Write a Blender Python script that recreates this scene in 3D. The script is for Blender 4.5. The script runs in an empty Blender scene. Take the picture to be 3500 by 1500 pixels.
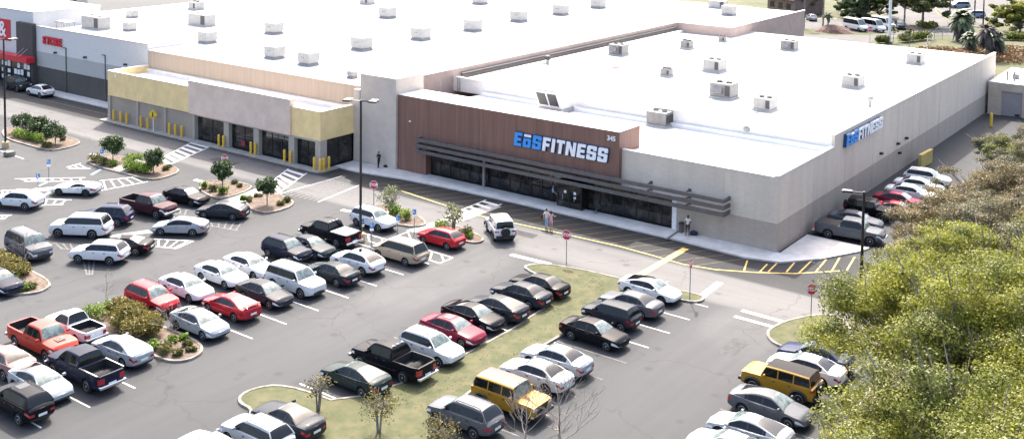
SUN, SKY, EXPO = 2.05, .15, 2.03
AIR, DUST, OZ = .85, 5.5, 0

import bpy, bmesh, math, random
import numpy as np
from mathutils import Vector, Matrix
R = math.radians
random.seed(7)
SC = bpy.context.scene
COL = SC.collection

# ---------------------------------------------------------------- materials
def nd(nt, typ, **kw):
    n = nt.nodes.new(typ)
    for k, v in kw.items(): setattr(n, k, v)
    return n
def mat(name, col, rough=.7, metal=0., var=0., scale=3., bump=0., bscale=40., coat=0., spec=.5, island=0., stretch=None, col2=None, thr=(.4, .6)):
    m = bpy.data.materials.new(name); m.use_nodes = True
    nt = m.node_tree; b = nt.nodes['Principled BSDF']; lk = nt.links.new
    b.inputs['Base Color'].default_value = (*col, 1); b.inputs['Roughness'].default_value = rough
    b.inputs['Metallic'].default_value = metal; b.inputs['Coat Weight'].default_value = coat
    b.inputs['Coat Roughness'].default_value = .05
    b.inputs['Specular IOR Level'].default_value = spec
    tc = nd(nt, 'ShaderNodeNewGeometry'); src = tc.outputs['Position']
    if stretch:
        mp = nd(nt, 'ShaderNodeMapping'); mp.inputs['Scale'].default_value = stretch
        lk(src, mp.inputs['Vector']); src = mp.outputs[0]
    out = None
    if var or col2:
        n = nd(nt, 'ShaderNodeTexNoise'); n.inputs['Scale'].default_value = scale; n.inputs['Detail'].default_value = 6
        n.inputs['Roughness'].default_value = .65
        lk(src, n.inputs['Vector'])
        r = nd(nt, 'ShaderNodeValToRGB'); lk(n.outputs['Fac'], r.inputs['Fac'])
        r.color_ramp.elements[0].position, r.color_ramp.elements[1].position = thr
        c2 = col2 or tuple(min(1, c * (1 + var)) for c in col)
        c1 = col if col2 else tuple(c * (1 - var) for c in col)
        r.color_ramp.elements[0].color = (*c1, 1); r.color_ramp.elements[1].color = (*c2, 1)
        out = r.outputs['Color']
    if island:
        h = nd(nt, 'ShaderNodeHueSaturation'); mr = nd(nt, 'ShaderNodeMapRange')
        lk(tc.outputs['Random Per Island'], mr.inputs['Value'])
        mr.inputs['To Min'].default_value = 1 - island; mr.inputs['To Max'].default_value = 1 + island
        lk(mr.outputs[0], h.inputs['Value'])
        m2 = nd(nt, 'ShaderNodeMapRange'); lk(tc.outputs['Random Per Island'], m2.inputs['Value'])
        m2.inputs['To Min'].default_value = .5 + island * .06; m2.inputs['To Max'].default_value = .5 - island * .06
        lk(m2.outputs[0], h.inputs['Hue'])
        if out: lk(out, h.inputs['Color'])
        else: h.inputs['Color'].default_value = (*col, 1)
        out = h.outputs['Color']
    if out: lk(out, b.inputs['Base Color'])
    if bump:
        n = nd(nt, 'ShaderNodeTexNoise'); n.inputs['Scale'].default_value = bscale; n.inputs['Detail'].default_value = 4
        lk(src, n.inputs['Vector'])
        bp = nd(nt, 'ShaderNodeBump'); bp.inputs['Strength'].default_value = bump; bp.inputs['Distance'].default_value = .05
        lk(n.outputs['Fac'], bp.inputs['Height']); lk(bp.outputs[0], b.inputs['Normal'])
    return m
def leafmat(name, c1, c2, island=.35, trans=.25, scale=.35, rough=.55):
    m = mat(name, c1, rough, var=0, scale=scale, col2=c2, island=island, spec=.3)
    nt = m.node_tree; b = nt.nodes['Principled BSDF']; lk = nt.links.new
    t = nd(nt, 'ShaderNodeBsdfTranslucent'); mx = nd(nt, 'ShaderNodeMixShader'); mx.inputs[0].default_value = trans
    s = b.inputs['Base Color'].links[0].from_socket
    lk(s, t.inputs['Color']); lk(b.outputs[0], mx.inputs[1]); lk(t.outputs[0], mx.inputs[2])
    lk(mx.outputs[0], nt.nodes['Material Output'].inputs['Surface'])
    return m
def blockmat(name, c1, c2, sx=.4, sz=.2, mortar=None, rough=.85):
    """masonry courses: object-independent, mapped on world position (x+y, z)"""
    m = mat(name, c1, rough); nt = m.node_tree; b = nt.nodes['Principled BSDF']; lk = nt.links.new
    g = nd(nt, 'ShaderNodeNewGeometry'); sp = nd(nt, 'ShaderNodeSeparateXYZ'); lk(g.outputs['Position'], sp.inputs[0])
    ad = nd(nt, 'ShaderNodeMath'); lk(sp.outputs[0], ad.inputs[0]); lk(sp.outputs[1], ad.inputs[1])
    cb = nd(nt, 'ShaderNodeCombineXYZ'); lk(ad.outputs[0], cb.inputs[0]); lk(sp.outputs[2], cb.inputs[1])
    br = nd(nt, 'ShaderNodeTexBrick'); lk(cb.outputs[0], br.inputs['Vector'])
    br.inputs['Scale'].default_value = 1; br.inputs['Brick Width'].default_value = sx; br.inputs['Row Height'].default_value = sz
    br.inputs['Mortar Size'].default_value = .012; br.inputs['Color1'].default_value = (*c1, 1); br.inputs['Color2'].default_value = (*c2, 1)
    br.inputs['Mortar'].default_value = (*(mortar or tuple(c * .8 for c in c1)), 1)
    n = nd(nt, 'ShaderNodeTexNoise'); n.inputs['Scale'].default_value = .5; n.inputs['Detail'].default_value = 8; lk(g.outputs['Position'], n.inputs['Vector'])
    mr = nd(nt, 'ShaderNodeMapRange'); lk(n.outputs[0], mr.inputs['Value']); mr.inputs['To Min'].default_value = .80; mr.inputs['To Max'].default_value = 1.14
    mp = nd(nt, 'ShaderNodeMapping'); mp.inputs['Scale'].default_value = (1.6, 1.6, .22); lk(g.outputs['Position'], mp.inputs[0]); lk(mp.outputs[0], n.inputs['Vector'])
    h = nd(nt, 'ShaderNodeHueSaturation'); lk(mr.outputs[0], h.inputs['Value']); lk(br.outputs['Color'], h.inputs['Color'])
    lk(h.outputs[0], b.inputs['Base Color'])
    return m

# ---------------------------------------------------------------- mesh builder
class MB:
    def __init__(s): s.v = []; s.f = []; s.mi = []
    def add(s, vs, fs, mi=0):
        o = len(s.v); s.v += [tuple(p) for p in vs]
        s.f += [tuple(i + o for i in f) for f in fs]; s.mi += [mi] * len(fs); return s
    def box(s, x0, x1, y0, y1, z0, z1, mi=0, skip=''):
        vs = [(x, y, z) for z in (z0, z1) for y in (y0, y1) for x in (x0, x1)]
        fs = {'b': (0, 2, 3, 1), 't': (4, 5, 7, 6), 'f': (0, 1, 5, 4), 'k': (2, 6, 7, 3), 'l': (0, 4, 6, 2), 'r': (1, 3, 7, 5)}
        return s.add(vs, [f for k, f in fs.items() if k not in skip], mi)
    def rbox(s, c, size, rz=0, b=.03, mi=0):
        """chamfered box centred at c (z = bottom)"""
        hx, hy, h = size[0] / 2, size[1] / 2, size[2]; vs = []; fs = []
        for z, q in ((0, b), (b, 0), (h - b, 0), (h, b)):
            for x, y in ((-hx + q, -hy + q), (hx - q, -hy + q), (hx - q, hy - q), (-hx + q, hy - q)):
                vs.append((c[0] + x * math.cos(rz) - y * math.sin(rz), c[1] + x * math.sin(rz) + y * math.cos(rz), c[2] + z))
        for k in range(3):
            for i in range(4): fs.append((k*4+i, k*4+(i+1) % 4, k*4+4+(i+1) % 4, k*4+4+i))
        fs += [(3, 2, 1, 0), (12, 13, 14, 15)]
        return s.add(vs, fs, mi)
    def prism(s, poly, a, b, axis='z', mi=0):
        """extrude polygon between a and b; axis z: poly=(x,y); y: poly=(x,z); x: poly=(y,z)"""
        def P(p, t): return {'z': (p[0], p[1], t), 'y': (p[0], t, p[1]), 'x': (t, p[0], p[1])}[axis]
        n = len(poly); vs = [P(p, a) for p in poly] + [P(p, b) for p in poly]
        fs = [(i, (i + 1) % n, n + (i + 1) % n, n + i) for i in range(n)] + [tuple(range(n))[::-1], tuple(range(n, 2 * n))]
        return s.add(vs, fs, mi)
    def lathe(s, prof, c=(0, 0, 0), n=16, axis='z', mi=0):
        vs = []; fs = []
        for r, h in prof:
            for i in range(n):
                a = 2 * math.pi * i / n; p = (r * math.cos(a), r * math.sin(a), h)
                if axis == 'y': p = (p[0], p[2], p[1])
                if axis == 'x': p = (p[2], p[0], p[1])
                vs.append((p[0] + c[0], p[1] + c[1], p[2] + c[2]))
        for k in range(len(prof) - 1):
            for i in range(n): fs.append((k*n+i, k*n+(i+1) % n, (k+1)*n+(i+1) % n, (k+1)*n+i))
        fs += [tuple(range(n))[::-1], tuple(range((len(prof)-1)*n, len(prof)*n))]
        return s.add(vs, fs, mi)
    def tube(s, path, rad, n=6, mi=0):
        """tapered tube through points; rad = number or list"""
        P = [Vector(p) for p in path]; m = len(P)
        if not hasattr(rad, '__len__'): rad = [rad] * m
        vs = []; fs = []
        for i, p in enumerate(P):
            d = (P[min(i + 1, m - 1)] - P[max(i - 1, 0)]).normalized()
            u = d.cross(Vector((0, 0, 1)))
            if u.length < 1e-3: u = Vector((1, 0, 0))
            u.normalize(); w = d.cross(u)
            for k in range(n):
                a = 2 * math.pi * k / n; vs.append(p + (u * math.cos(a) + w * math.sin(a)) * rad[i])
        for i in range(m - 1):
            for k in range(n): fs.append((i*n+k, i*n+(k+1) % n, (i+1)*n+(k+1) % n, (i+1)*n+k))
        fs += [tuple(range(n))[::-1], tuple(range((m-1)*n, m*n))]
        return s.add(vs, fs, mi)
    def sphere(s, c, r, n=8, m=6, sc=(1, 1, 1), mi=0):
        return s.lathe_s(c, r, n, m, sc, mi)
    def lathe_s(s, c, r, n, m, sc, mi):
        vs = []; fs = []
        for j in range(m + 1):
            t = -math.pi / 2 + math.pi * j / m
            t = max(-1.5, min(1.5, t))
            for i in range(n):
                a = 2 * math.pi * i / n
                vs.append((c[0] + r*sc[0]*math.cos(t)*math.cos(a), c[1] + r*sc[1]*math.cos(t)*math.sin(a), c[2] + r*sc[2]*math.sin(t)))
        for j in range(m):
            for i in range(n): fs.append((j*n+i, j*n+(i+1) % n, (j+1)*n+(i+1) % n, (j+1)*n+i))
        fs += [tuple(range(n))[::-1], tuple(range(m*n, (m+1)*n))]
        return s.add(vs, fs, mi)
    def mesh(s, name, mats, smooth=0, origin=(0, 0, 0)):
        me = bpy.data.meshes.new(name)
        ox, oy, oz = origin
        me.from_pydata([(a - ox, b - oy, c - oz) for a, b, c in s.v], [], s.f)
        for m in (mats if isinstance(mats, (list, tuple)) else [mats]): me.materials.append(m)
        me.polygons.foreach_set('material_index', s.mi)
        me.update()
        if smooth:
            me.shade_smooth()
            me.set_sharp_from_angle(angle=R(smooth))
        return me
    def build(s, name, mats, parent=None, smooth=0, local=False, **tags):
        org = (0, 0, 0) if (parent is None or local) else WORG.get(parent.name, (0, 0, 0))
        o = bpy.data.objects.new(name, s.mesh(name, mats, smooth, org)); COL.objects.link(o)
        if parent: o.parent = parent; WORG[o.name] = org
        for k, v in tags.items(): o[k] = v
        return o
WORG = {}
def thing(name, label, cat, loc=(0, 0, 0), rz=0, group=None):
    o = bpy.data.objects.new(name, None); COL.objects.link(o)
    o.empty_display_size = .3; o.location = loc; o.rotation_euler = (0, 0, rz); o['label'] = label; o['category'] = cat
    if group: o['group'] = group
    WORG[o.name] = tuple(loc)
    return o
def tag(o, label, cat, group=None):
    o['label'] = label; o['category'] = cat
    if group: o['group'] = group
    return o
def dup(root, loc, rz=0, label=None, group=None, scale=1, swap=None):
    """copy a thing with its parts and sub-parts; swap: {old material: new material} on object-linked slots"""
    r = root.copy(); COL.objects.link(r); r.location = loc; r.rotation_euler = (0, 0, rz); r.scale = (scale,) * 3
    if label: r['label'] = label
    if group: r['group'] = group
    def sub(a, b):
        for ch in list(a.children):
            c = ch.copy(); COL.objects.link(c); c.parent = b
            if swap:
                for sl in c.material_slots:
                    if sl.material in swap: nm = swap[sl.material]; sl.link = 'OBJECT'; sl.material = nm
            sub(ch, c)
    sub(root, r)
    return r
def remove_tree(o):
    for c in list(o.children): remove_tree(c)
    bpy.data.objects.remove(o)

def chaikin(poly, n=2):
    for _ in range(n):
        q = []
        for i, p in enumerate(poly):
            t = poly[(i + 1) % len(poly)]
            q += [(p[0]*.75 + t[0]*.25, p[1]*.75 + t[1]*.25), (p[0]*.25 + t[0]*.75, p[1]*.25 + t[1]*.75)]
        poly = q
    return poly
def area(p): return sum(p[i][0]*p[(i+1) % len(p)][1] - p[(i+1) % len(p)][0]*p[i][1] for i in range(len(p))) / 2
def offset(poly, d):
    """offset polygon (positive = outward)"""
    n = len(poly); s = 1 if area(poly) > 0 else -1; out = []
    for i in range(n):
        a, b, c = poly[i-1], poly[i], poly[(i+1) % n]
        e1 = Vector((b[0]-a[0], b[1]-a[1])); e2 = Vector((c[0]-b[0], c[1]-b[1]))
        if e1.length < 1e-6 or e2.length < 1e-6: out.append(tuple(b)); continue
        n1 = Vector((e1.y, -e1.x)).normalized() * s; n2 = Vector((e2.y, -e2.x)).normalized() * s
        m = n1 + n2; k = max(.4, 1 + n1.dot(n2)); m = m / k
        out.append((b[0] + m.x * d, b[1] + m.y * d))
    return out
def text_mb(txt, size, depth, mb=None, xf=None, mi=0, thick=0.):
    """lettering turned into mesh; xf maps (x, y, z) of the flat text to the world"""
    cu = bpy.data.curves.new('lettering', 'FONT'); cu.body = txt; cu.size = size; cu.extrude = depth / 2; cu.offset = thick
    cu.align_x = 'CENTER'; cu.align_y = 'CENTER'; cu.resolution_u = 3
    o = bpy.data.objects.new('lettering', cu); COL.objects.link(o)
    dg = bpy.context.evaluated_depsgraph_get(); me = bpy.data.meshes.new_from_object(o.evaluated_get(dg))
    mb = mb or MB()
    mb.add([xf(*v.co) if xf else tuple(v.co) for v in me.vertices], [tuple(p.vertices) for p in me.polygons], mi)
    bpy.data.objects.remove(o); bpy.data.curves.remove(cu); bpy.data.meshes.remove(me)
    return mb

# ---------------------------------------------------------------- foliage
RNG = np.random.default_rng(11)
def leaves(name, clumps, size, mats, parent=None, aspect=.6, up=.4, local=False, shell=.45, out=.0, **tags):
    """clumps: list of (cx, cy, cz, rx, ry, rz, count, mat index); every leaf cluster is one small bent quad"""
    P = []; MI = []; OD = []
    for cx, cy, cz, rx, ry, rz, n, mi in clumps:
        d = RNG.normal(size=(n, 3)); d /= np.linalg.norm(d, axis=1)[:, None]
        r = RNG.random(n) ** shell
        P.append(np.array([cx, cy, cz]) + d * r[:, None] * np.array([rx, ry, rz])); MI.append(np.full(n, mi)); OD.append(d)
    P = np.concatenate(P); MI = np.concatenate(MI); OD = np.concatenate(OD); n = len(P)
    nr = RNG.normal(size=(n, 3)); nr[:, 2] += up * 2; nr += OD * out; nr /= np.linalg.norm(nr, axis=1)[:, None]
    t = RNG.normal(size=(n, 3)); u = np.cross(nr, t); u /= np.linalg.norm(u, axis=1)[:, None]; w = np.cross(nr, u)
    s = size * (.55 + .9 * RNG.random(n))[:, None]
    V = np.empty((n, 4, 3))
    V[:, 0] = P - u*s; V[:, 1] = P - w*s*aspect; V[:, 2] = P + u*s - nr*s*.25; V[:, 3] = P + w*s*aspect
    org = np.array((0, 0, 0) if (parent is None or local) else WORG.get(parent.name, (0, 0, 0)))
    V = (V - org).reshape(-1, 3)
    me = bpy.data.meshes.new(name); me.vertices.add(n * 4); me.vertices.foreach_set('co', V.ravel())
    me.loops.add(n * 4); me.loops.foreach_set('vertex_index', np.arange(n * 4, dtype=np.int32))
    me.polygons.add(n); me.polygons.foreach_set('loop_start', np.arange(0, n * 4, 4, dtype=np.int32))
    me.polygons.foreach_set('loop_total', np.full(n, 4, dtype=np.int32))
    for m in (mats if isinstance(mats, (list, tuple)) else [mats]): me.materials.append(m)
    me.polygons.foreach_set('material_index', MI.astype(np.int32)); me.update(); me.validate()
    o = bpy.data.objects.new(name, me); COL.objects.link(o)
    if parent: o.parent = parent; WORG[o.name] = tuple(org)
    for k, v in tags.items(): o[k] = v
    return o

# ---------------------------------------------------------------- materials of the place
M = {}
M['kerb'] = mat('kerb concrete', (.20, .18, .15), .9, var=.35, scale=1.2)
M['walk'] = mat('pavement concrete', (.54, .52, .49), .9, var=.10, scale=.7, bump=.15)
M['path'] = mat('path concrete', (.30, .285, .26), .9, var=.12, scale=.8)
M['mulch'] = mat('mulch', (.085, .057, .040), .95, col2=(.175, .13, .095), scale=2.5, bump=.5, bscale=18, thr=(.38, .66))
M['drygrass'] = mat('dry lawn', (.050, .060, .019), .95, col2=(.094, .086, .038), scale=.9, bump=.4, bscale=25, thr=(.38, .62))
M['lawn'] = mat('lawn', (.045, .056, .016), .95, col2=(.090, .086, .036), scale=.12, bump=.3, bscale=12, thr=(.35, .65))
M['white'] = mat('white road paint', (.60, .59, .57), .7, var=.22, scale=5, thr=(.3, .55))
M['faded'] = mat('worn road paint', (.115, .113, .110), .8, var=.35, scale=3.5)
M['yellow'] = mat('yellow road paint', (.55, .38, .10), .7, var=.22, scale=4, thr=(.3, .55))
M['paleyellow'] = mat('worn yellow road paint', (.125, .095, .048), .8, var=.4, scale=3)
M['bluepaint'] = mat('blue road paint', (.16, .30, .42), .8, var=.25, scale=4)
M['road'] = mat('worn road', (.078, .075, .072), .9, var=.15, scale=.25, bump=.15)

def asphalt():
    m = bpy.data.materials.new('parking asphalt'); m.use_nodes = True
    nt = m.node_tree; b = nt.nodes['Principled BSDF']; lk = nt.links.new
    g = nd(nt, 'ShaderNodeNewGeometry'); sp = nd(nt, 'ShaderNodeSeparateXYZ'); lk(g.outputs['Position'], sp.inputs[0])
    def mathn(op, a, c=None):
        n = nd(nt, 'ShaderNodeMath', operation=op)
        for i, q in enumerate((a, c)):
            if q is None: continue
            if isinstance(q, (int, float)): n.inputs[i].default_value = q
            else: lk(q, n.inputs[i])
        return n.outputs[0]
    def band(sock, a, c, soft):
        out = []
        for e, s in ((a, 1), (c, -1)):
            mr = nd(nt, 'ShaderNodeMapRange', interpolation_type='SMOOTHSTEP'); lk(sock, mr.inputs['Value'])
            mr.inputs['From Min'].default_value = e - soft * s; mr.inputs['From Max'].default_value = e + soft * s; out.append(mr.outputs[0])
        return mathn('MULTIPLY', out[0], out[1])
    X, Y = sp.outputs[0], sp.outputs[1]
    def noise(scale, det=5, st=None, rough=.6):
        n = nd(nt, 'ShaderNodeTexNoise'); n.inputs['Scale'].default_value = scale; n.inputs['Detail'].default_value = det; n.inputs['Roughness'].default_value = rough
        if st:
            mp = nd(nt, 'ShaderNodeMapping'); mp.inputs['Scale'].default_value = st; lk(g.outputs['Position'], mp.inputs[0]); lk(mp.outputs[0], n.inputs['Vector'])
        else: lk(g.outputs['Position'], n.inputs['Vector'])
        return n.outputs['Fac']
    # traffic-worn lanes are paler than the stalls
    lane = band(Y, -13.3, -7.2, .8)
    a1 = mathn('MULTIPLY', band(X, -21.8, -15.2, 1.6), band(Y, -38, -4, 16))  # aisle paleness fades out with distance from the shops
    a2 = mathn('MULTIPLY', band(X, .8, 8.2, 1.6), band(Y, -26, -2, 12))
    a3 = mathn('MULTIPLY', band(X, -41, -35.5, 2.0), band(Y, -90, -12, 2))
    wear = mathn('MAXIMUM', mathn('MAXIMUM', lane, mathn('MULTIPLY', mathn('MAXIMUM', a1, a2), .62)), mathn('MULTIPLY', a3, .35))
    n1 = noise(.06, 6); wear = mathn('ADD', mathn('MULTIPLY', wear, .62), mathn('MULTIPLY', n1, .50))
    # building shade along the shop fronts painted into the fire lane colour
    shade_band = band(Y, -7.4, 3, .25)
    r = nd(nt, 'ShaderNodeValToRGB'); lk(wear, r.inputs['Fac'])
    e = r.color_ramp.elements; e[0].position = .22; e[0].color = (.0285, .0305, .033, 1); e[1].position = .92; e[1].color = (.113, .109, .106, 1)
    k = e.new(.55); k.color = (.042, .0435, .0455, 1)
    # streaks from tyres along lanes, patchy stains, grain
    sx = noise(.9, 4, (.06, 1.1, 1)); sy = noise(.9, 4, (1.1, .06, 1)); st = noise(.35, 8, None, .7); gr = noise(9, 3)
    mixs = nd(nt, 'ShaderNodeMix'); lk(lane, mixs.inputs[0]); lk(sy, mixs.inputs[2]); lk(sx, mixs.inputs[3])
    v = mathn('ADD', mathn('MULTIPLY', mixs.outputs[0], .62), mathn('ADD', mathn('MULTIPLY', st, .26), mathn('MULTIPLY', gr, .36)))
    v = mathn('ADD', v, .38)
    h = nd(nt, 'ShaderNodeHueSaturation'); lk(r.outputs[0], h.inputs['Color']); lk(mathn('MULTIPLY', v, mathn('SUBTRACT', 1, mathn('MULTIPLY', shade_band, .60))), h.inputs['Value'])
    # oil drips
    vd = nd(nt, 'ShaderNodeTexVoronoi'); vd.inputs['Scale'].default_value = .42; vd.inputs['Randomness'].default_value = 1; lk(g.outputs['Position'], vd.inputs['Vector'])
    od = nd(nt, 'ShaderNodeMapRange', interpolation_type='SMOOTHSTEP'); lk(vd.outputs['Distance'], od.inputs['Value']); od.inputs['From Min'].default_value = .03; od.inputs['From Max'].default_value = .20; od.inputs['To Min'].default_value = .55
    # sealed crack lines
    vo = nd(nt, 'ShaderNodeTexVoronoi', feature='DISTANCE_TO_EDGE'); vo.inputs['Scale'].default_value = .085
    wn = nd(nt, 'ShaderNodeTexNoise'); wn.inputs['Scale'].default_value = .5; lk(g.outputs['Position'], wn.inputs['Vector'])
    vm = nd(nt, 'ShaderNodeVectorMath', operation='MULTIPLY_ADD'); lk(wn.outputs['Color'], vm.inputs[0]); vm.inputs[1].default_value = (3, 3, 0); lk(g.outputs['Position'], vm.inputs[2])
    lk(vm.outputs[0], vo.inputs['Vector'])
    ck = nd(nt, 'ShaderNodeMapRange'); lk(vo.outputs['Distance'], ck.inputs['Value']); ck.inputs['From Max'].default_value = .006
    ck.inputs['To Min'].default_value = .62
    mc = nd(nt, 'ShaderNodeMix', data_type='RGBA', blend_type='MULTIPLY'); mc.inputs[0].default_value = 1
    lk(h.outputs[0], mc.inputs[6]); cc = nd(nt, 'ShaderNodeCombineColor')
    ckv = mathn('MULTIPLY', ck.outputs[0], od.outputs[0])
    for i in range(3): lk(ckv, cc.inputs[i])
    lk(cc.outputs[0], mc.inputs[7]); lk(mc.outputs[2], b.inputs['Base Color'])
    b.inputs['Roughness'].default_value = .85
    bn = nd(nt, 'ShaderNodeTexNoise'); bn.inputs['Scale'].default_value = 30; lk(g.outputs['Position'], bn.inputs['Vector'])
    bp = nd(nt, 'ShaderNodeBump'); bp.inputs['Strength'].default_value = .25; bp.inputs['Distance'].default_value = .02; lk(bn.outputs[0], bp.inputs['Height']); lk(bp.outputs[0], b.inputs['Normal'])
    return m
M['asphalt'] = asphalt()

def sheet(name, poly, z, m):
    b = MB(); b.add([(x, y, z) for x, y in poly], [tuple(range(len(poly)))] if area(poly) > 0 else [tuple(range(len(poly)))[::-1]])
    return b.build(name, m, kind='structure')

sheet('ground', [(-900, -500), (700, -500), (700, 1400), (-900, 1400)], -.03, M['lawn'])
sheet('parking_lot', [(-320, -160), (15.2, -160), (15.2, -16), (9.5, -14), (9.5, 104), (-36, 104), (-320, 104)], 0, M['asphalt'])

# ---- pavements in front of the shops
def slab(name, poly, z0, z1, m):
    b = MB(); b.prism(poly if area(poly) > 0 else poly[::-1], z0, z1); return b.build(name, m, kind='structure')
slab('pavement', [(-49.0, -1.1), (-49.0, -3.9), (-45.6, -4.0), (-40, -3.0), (-33, -2.5), (-26, -2.35), (-8, -2.35), (-1.5, -2.75), (1.2, -2.0), (3.6, .9), (5.6, 4.9), (5.9, 6.2), (.3, 6.2), (.3, .1), (-39, .1), (-39, .5), (-43, -.3), (-43, -.6)], -.02, .14, M['walk'])
slab('pavement', [(-114.5, .0), (-114.5, -2.2), (-88, -2.2), (-88, .0)], -.02, .14, M['walk'])
slab('pavement', [(-88.6, -5.7), (-88.6, -6.9), (-48.6, -6.9), (-48.2, -6.2), (-48.2, -3.9), (-49.05, -3.9), (-49.05, -5.7)], -.02, .13, M['path'])
sheet('walkway', [(-27.64, -3.99), (-26.20, -3.98), (-26.32, -10.59), (-27.30, -11.95), (-27.59, -14.89), (-28.64, -15.03)], .008, M['path'])
sheet('walkway', [(-66.37, -19.58), (-63.97, -19.66), (-65.40, -15.89), (-67.73, -15.62)], .16, M['path'])
sheet('walkway', [(-48.58, -19.64), (-46.12, -18.82), (-47.22, -15.11), (-49.21, -14.57)], .02, M['path'])
sheet('walkway', [(-61.50, -23.75), (-65.22, -28.90), (-64.39, -32.99), (-65.62, -32.32), (-66.38, -28.23), (-62.75, -23.47)], .007, M['path'])
sheet('walkway', [(-45.62, -29.27), (-47.30, -32.38), (-47.94, -32.08), (-46.62, -29.09)], .007, M['path'])

# ---- planted islands with kerbs
def island(poly, m, sm=2, h=.14, name='planting_bed'):
    if area(poly) < 0: poly = poly[::-1]
    p = chaikin(poly, sm) if sm else poly
    q = offset(p, -.22); n = len(p); b = MB()
    vs = [(x, y, -.02) for x, y in p] + [(x, y, h) for x, y in offset(p, -.03)] + [(x, y, h) for x, y in q] + [(x, y, h - .06) for x, y in q]
    fs = [(k*n+i, k*n+(i+1) % n, (k+1)*n+(i+1) % n, (k+1)*n+i) for k in range(3) for i in range(n)]
    b.add(vs, fs); b.build('kerb', M['kerb'], kind='structure')
    b = MB(); b.add([(x, y, h - .03) for x, y in q], [tuple(range(n))]); b.build(name, m, kind='structure')
    return p
I1 = island([(-91.84, -18.13), (-87.70, -19.69), (-82.86, -19.68), (-78.76, -19.65), (-78.11, -17.95), (-79.19, -14.72), (-83.95, -14.30), (-91.35, -15.27), (-93.30, -16.32)], M['mulch'])
I2 = island([(-71.46, -19.74), (-73.67, -16.42), (-68.82, -15.63), (-64.70, -14.46), (-60.09, -15.11), (-59.14, -18.48), (-60.02, -19.77), (-64.23, -19.87), (-68.00, -20.09)], M['mulch'])
I3 = island([(-53.85, -18.31), (-55.34, -16.17), (-53.88, -14.80), (-51.76, -14.23), (-49.12, -14.50), (-48.39, -19.65), (-51.53, -19.28)], M['mulch'])
I4 = island([(-46.18, -18.86), (-47.92, -15.32), (-46.03, -14.51), (-41.79, -15.51), (-41.45, -19.52), (-43.31, -19.93)], M['mulch'])
I5 = island([(-36.36, -11.31), (-33.84, -10.11), (-28.13, -12.04), (-28.23, -14.00), (-30.68, -14.65), (-33.39, -14.15)], M['mulch'])
I6 = island([(-27.06, -12.63), (-26.31, -11.17), (-23.65, -11.61), (-21.39, -12.55), (-21.26, -13.90), (-22.60, -14.31), (-25.44, -14.15)], M['mulch'])
I7 = island([(-52.19, -41.63), (-50.49, -40.52), (-46.37, -40.79), (-41.29, -41.15), (-40.11, -42.69), (-40.77, -44.10), (-42.41, -44.90), (-45.41, -45.75)], M['mulch'])
I8 = island([(-33.64, -43.47), (-34.44, -42.46), (-33.18, -41.29), (-28.06, -41.02), (-24.00, -41.01), (-22.30, -41.74), (-21.81, -43.17), (-22.57, -44.28), (-24.42, -44.46), (-27.97, -44.45), (-32.21, -44.28)], M['mulch'])
# the long grass island with its cross bars
I9 = island([(-15.2, -16.6), (-14.6, -14.6), (-12.6, -13.9), (-10, -13.4), (-5, -13.2), (-1.3, -12.4), (-.2, -12.7), (-.1, -13.9), (-1.2, -14.5), (-4.9, -14.9), (-5.05, -41.2), (.5, -41.4), (1, -47.5), (-13, -47.5), (-13.2, -45.3), (-15.3, -45.2), (-15.9, -43.6), (-14.6, -41.6), (-8.6, -41.3), (-8.35, -17.6)], M['drygrass'], 2, name='lawn')
I10 = island([(5.90, -15.95), (5.85, -14.95), (6.18, -13.10), (7.63, -10.32), (9.50, -9.77), (12.02, -14.59), (9.69, -17.20), (7.80, -17.65), (6.59, -17.07)], M['drygrass'], name='lawn')
# wide bed under the oaks on the right
island([(15, -15.4), (10.6, -11.5), (9.6, -4), (8.8, 4), (9.2, 30), (9.6, 62), (60, 62), (80, -60), (15.2, -60)], M['mulch'], 1)

M['patch'] = mat('asphalt repair patch', (.036, .036, .038), .9, var=.2, scale=2)
M['patchpale'] = mat('old asphalt repair patch', (.052, .051, .051), .9, var=.2, scale=2)
for x, y, w, d, m in ((4.6, -21, 1.2, 3.0, 'patchpale'), (-38.2, -40, 2.4, 3.0, 'patch'), (-24, -9.8, 5.5, 1.2, 'patch'), (-62, -10.5, 4.0, 1.4, 'patchpale'), (-72, -34, 3, 4, 'patchpale')):
    sheet('asphalt_patch', [(x, y), (x + w, y + .1), (x + w - .1, y + d), (x - .1, y + d - .1)], .004, M[m])
# ---- painted markings
PAINT = {}
def stripe(p, q, w=.11, m='white', z=.006):
    p = Vector((p[0], p[1])); q = Vector((q[0], q[1])); d = (q - p).normalized(); n = Vector((-d.y, d.x)) * w / 2
    b = PAINT.setdefault(m, MB()); b.add([(*(p - n), z), (*(q - n), z), (*(q + n), z), (*(p + n), z)], [(0, 1, 2, 3)])
def ladder(p0, p1, q0, q1, n, w=.13, m='white', rw=None, rails=True, z=.006):
    if rails: stripe(p0, p1, w, m, z); stripe(q0, q1, w, m, z)
    for i in range(n):
        t = (i + .5) / n
        a = [p0[k] + (p1[k] - p0[k]) * t for k in (0, 1)]; c = [q0[k] + (q1[k] - q0[k]) * t for k in (0, 1)]
        stripe(a, c, rw or w, m, z + .004)
for k in range(-1, 12):
    y = -23.2 - 3.06 * k
    if not -45.5 < y < -41.2:
        stripe((-28.2, y), (-21.5, y), .11)
        stripe((-34.6, y), (-28.2, y), .11)
for k in range(0, 9): stripe((-8.6, -18.1 - 2.87*k), (-14.0, -18.1 - 2.87*k), .11)
for k in range(-1, 9):
    if k == 3: stripe((-5, -17.1 - 2.97*k), (.6, -17.1 - 2.97*k), .10, 'faded'); continue
    stripe((-5, -17.1 - 2.97*k), (.6, -17.1 - 2.97*k), .10, 'white' if k < 3 else 'faded')
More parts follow.
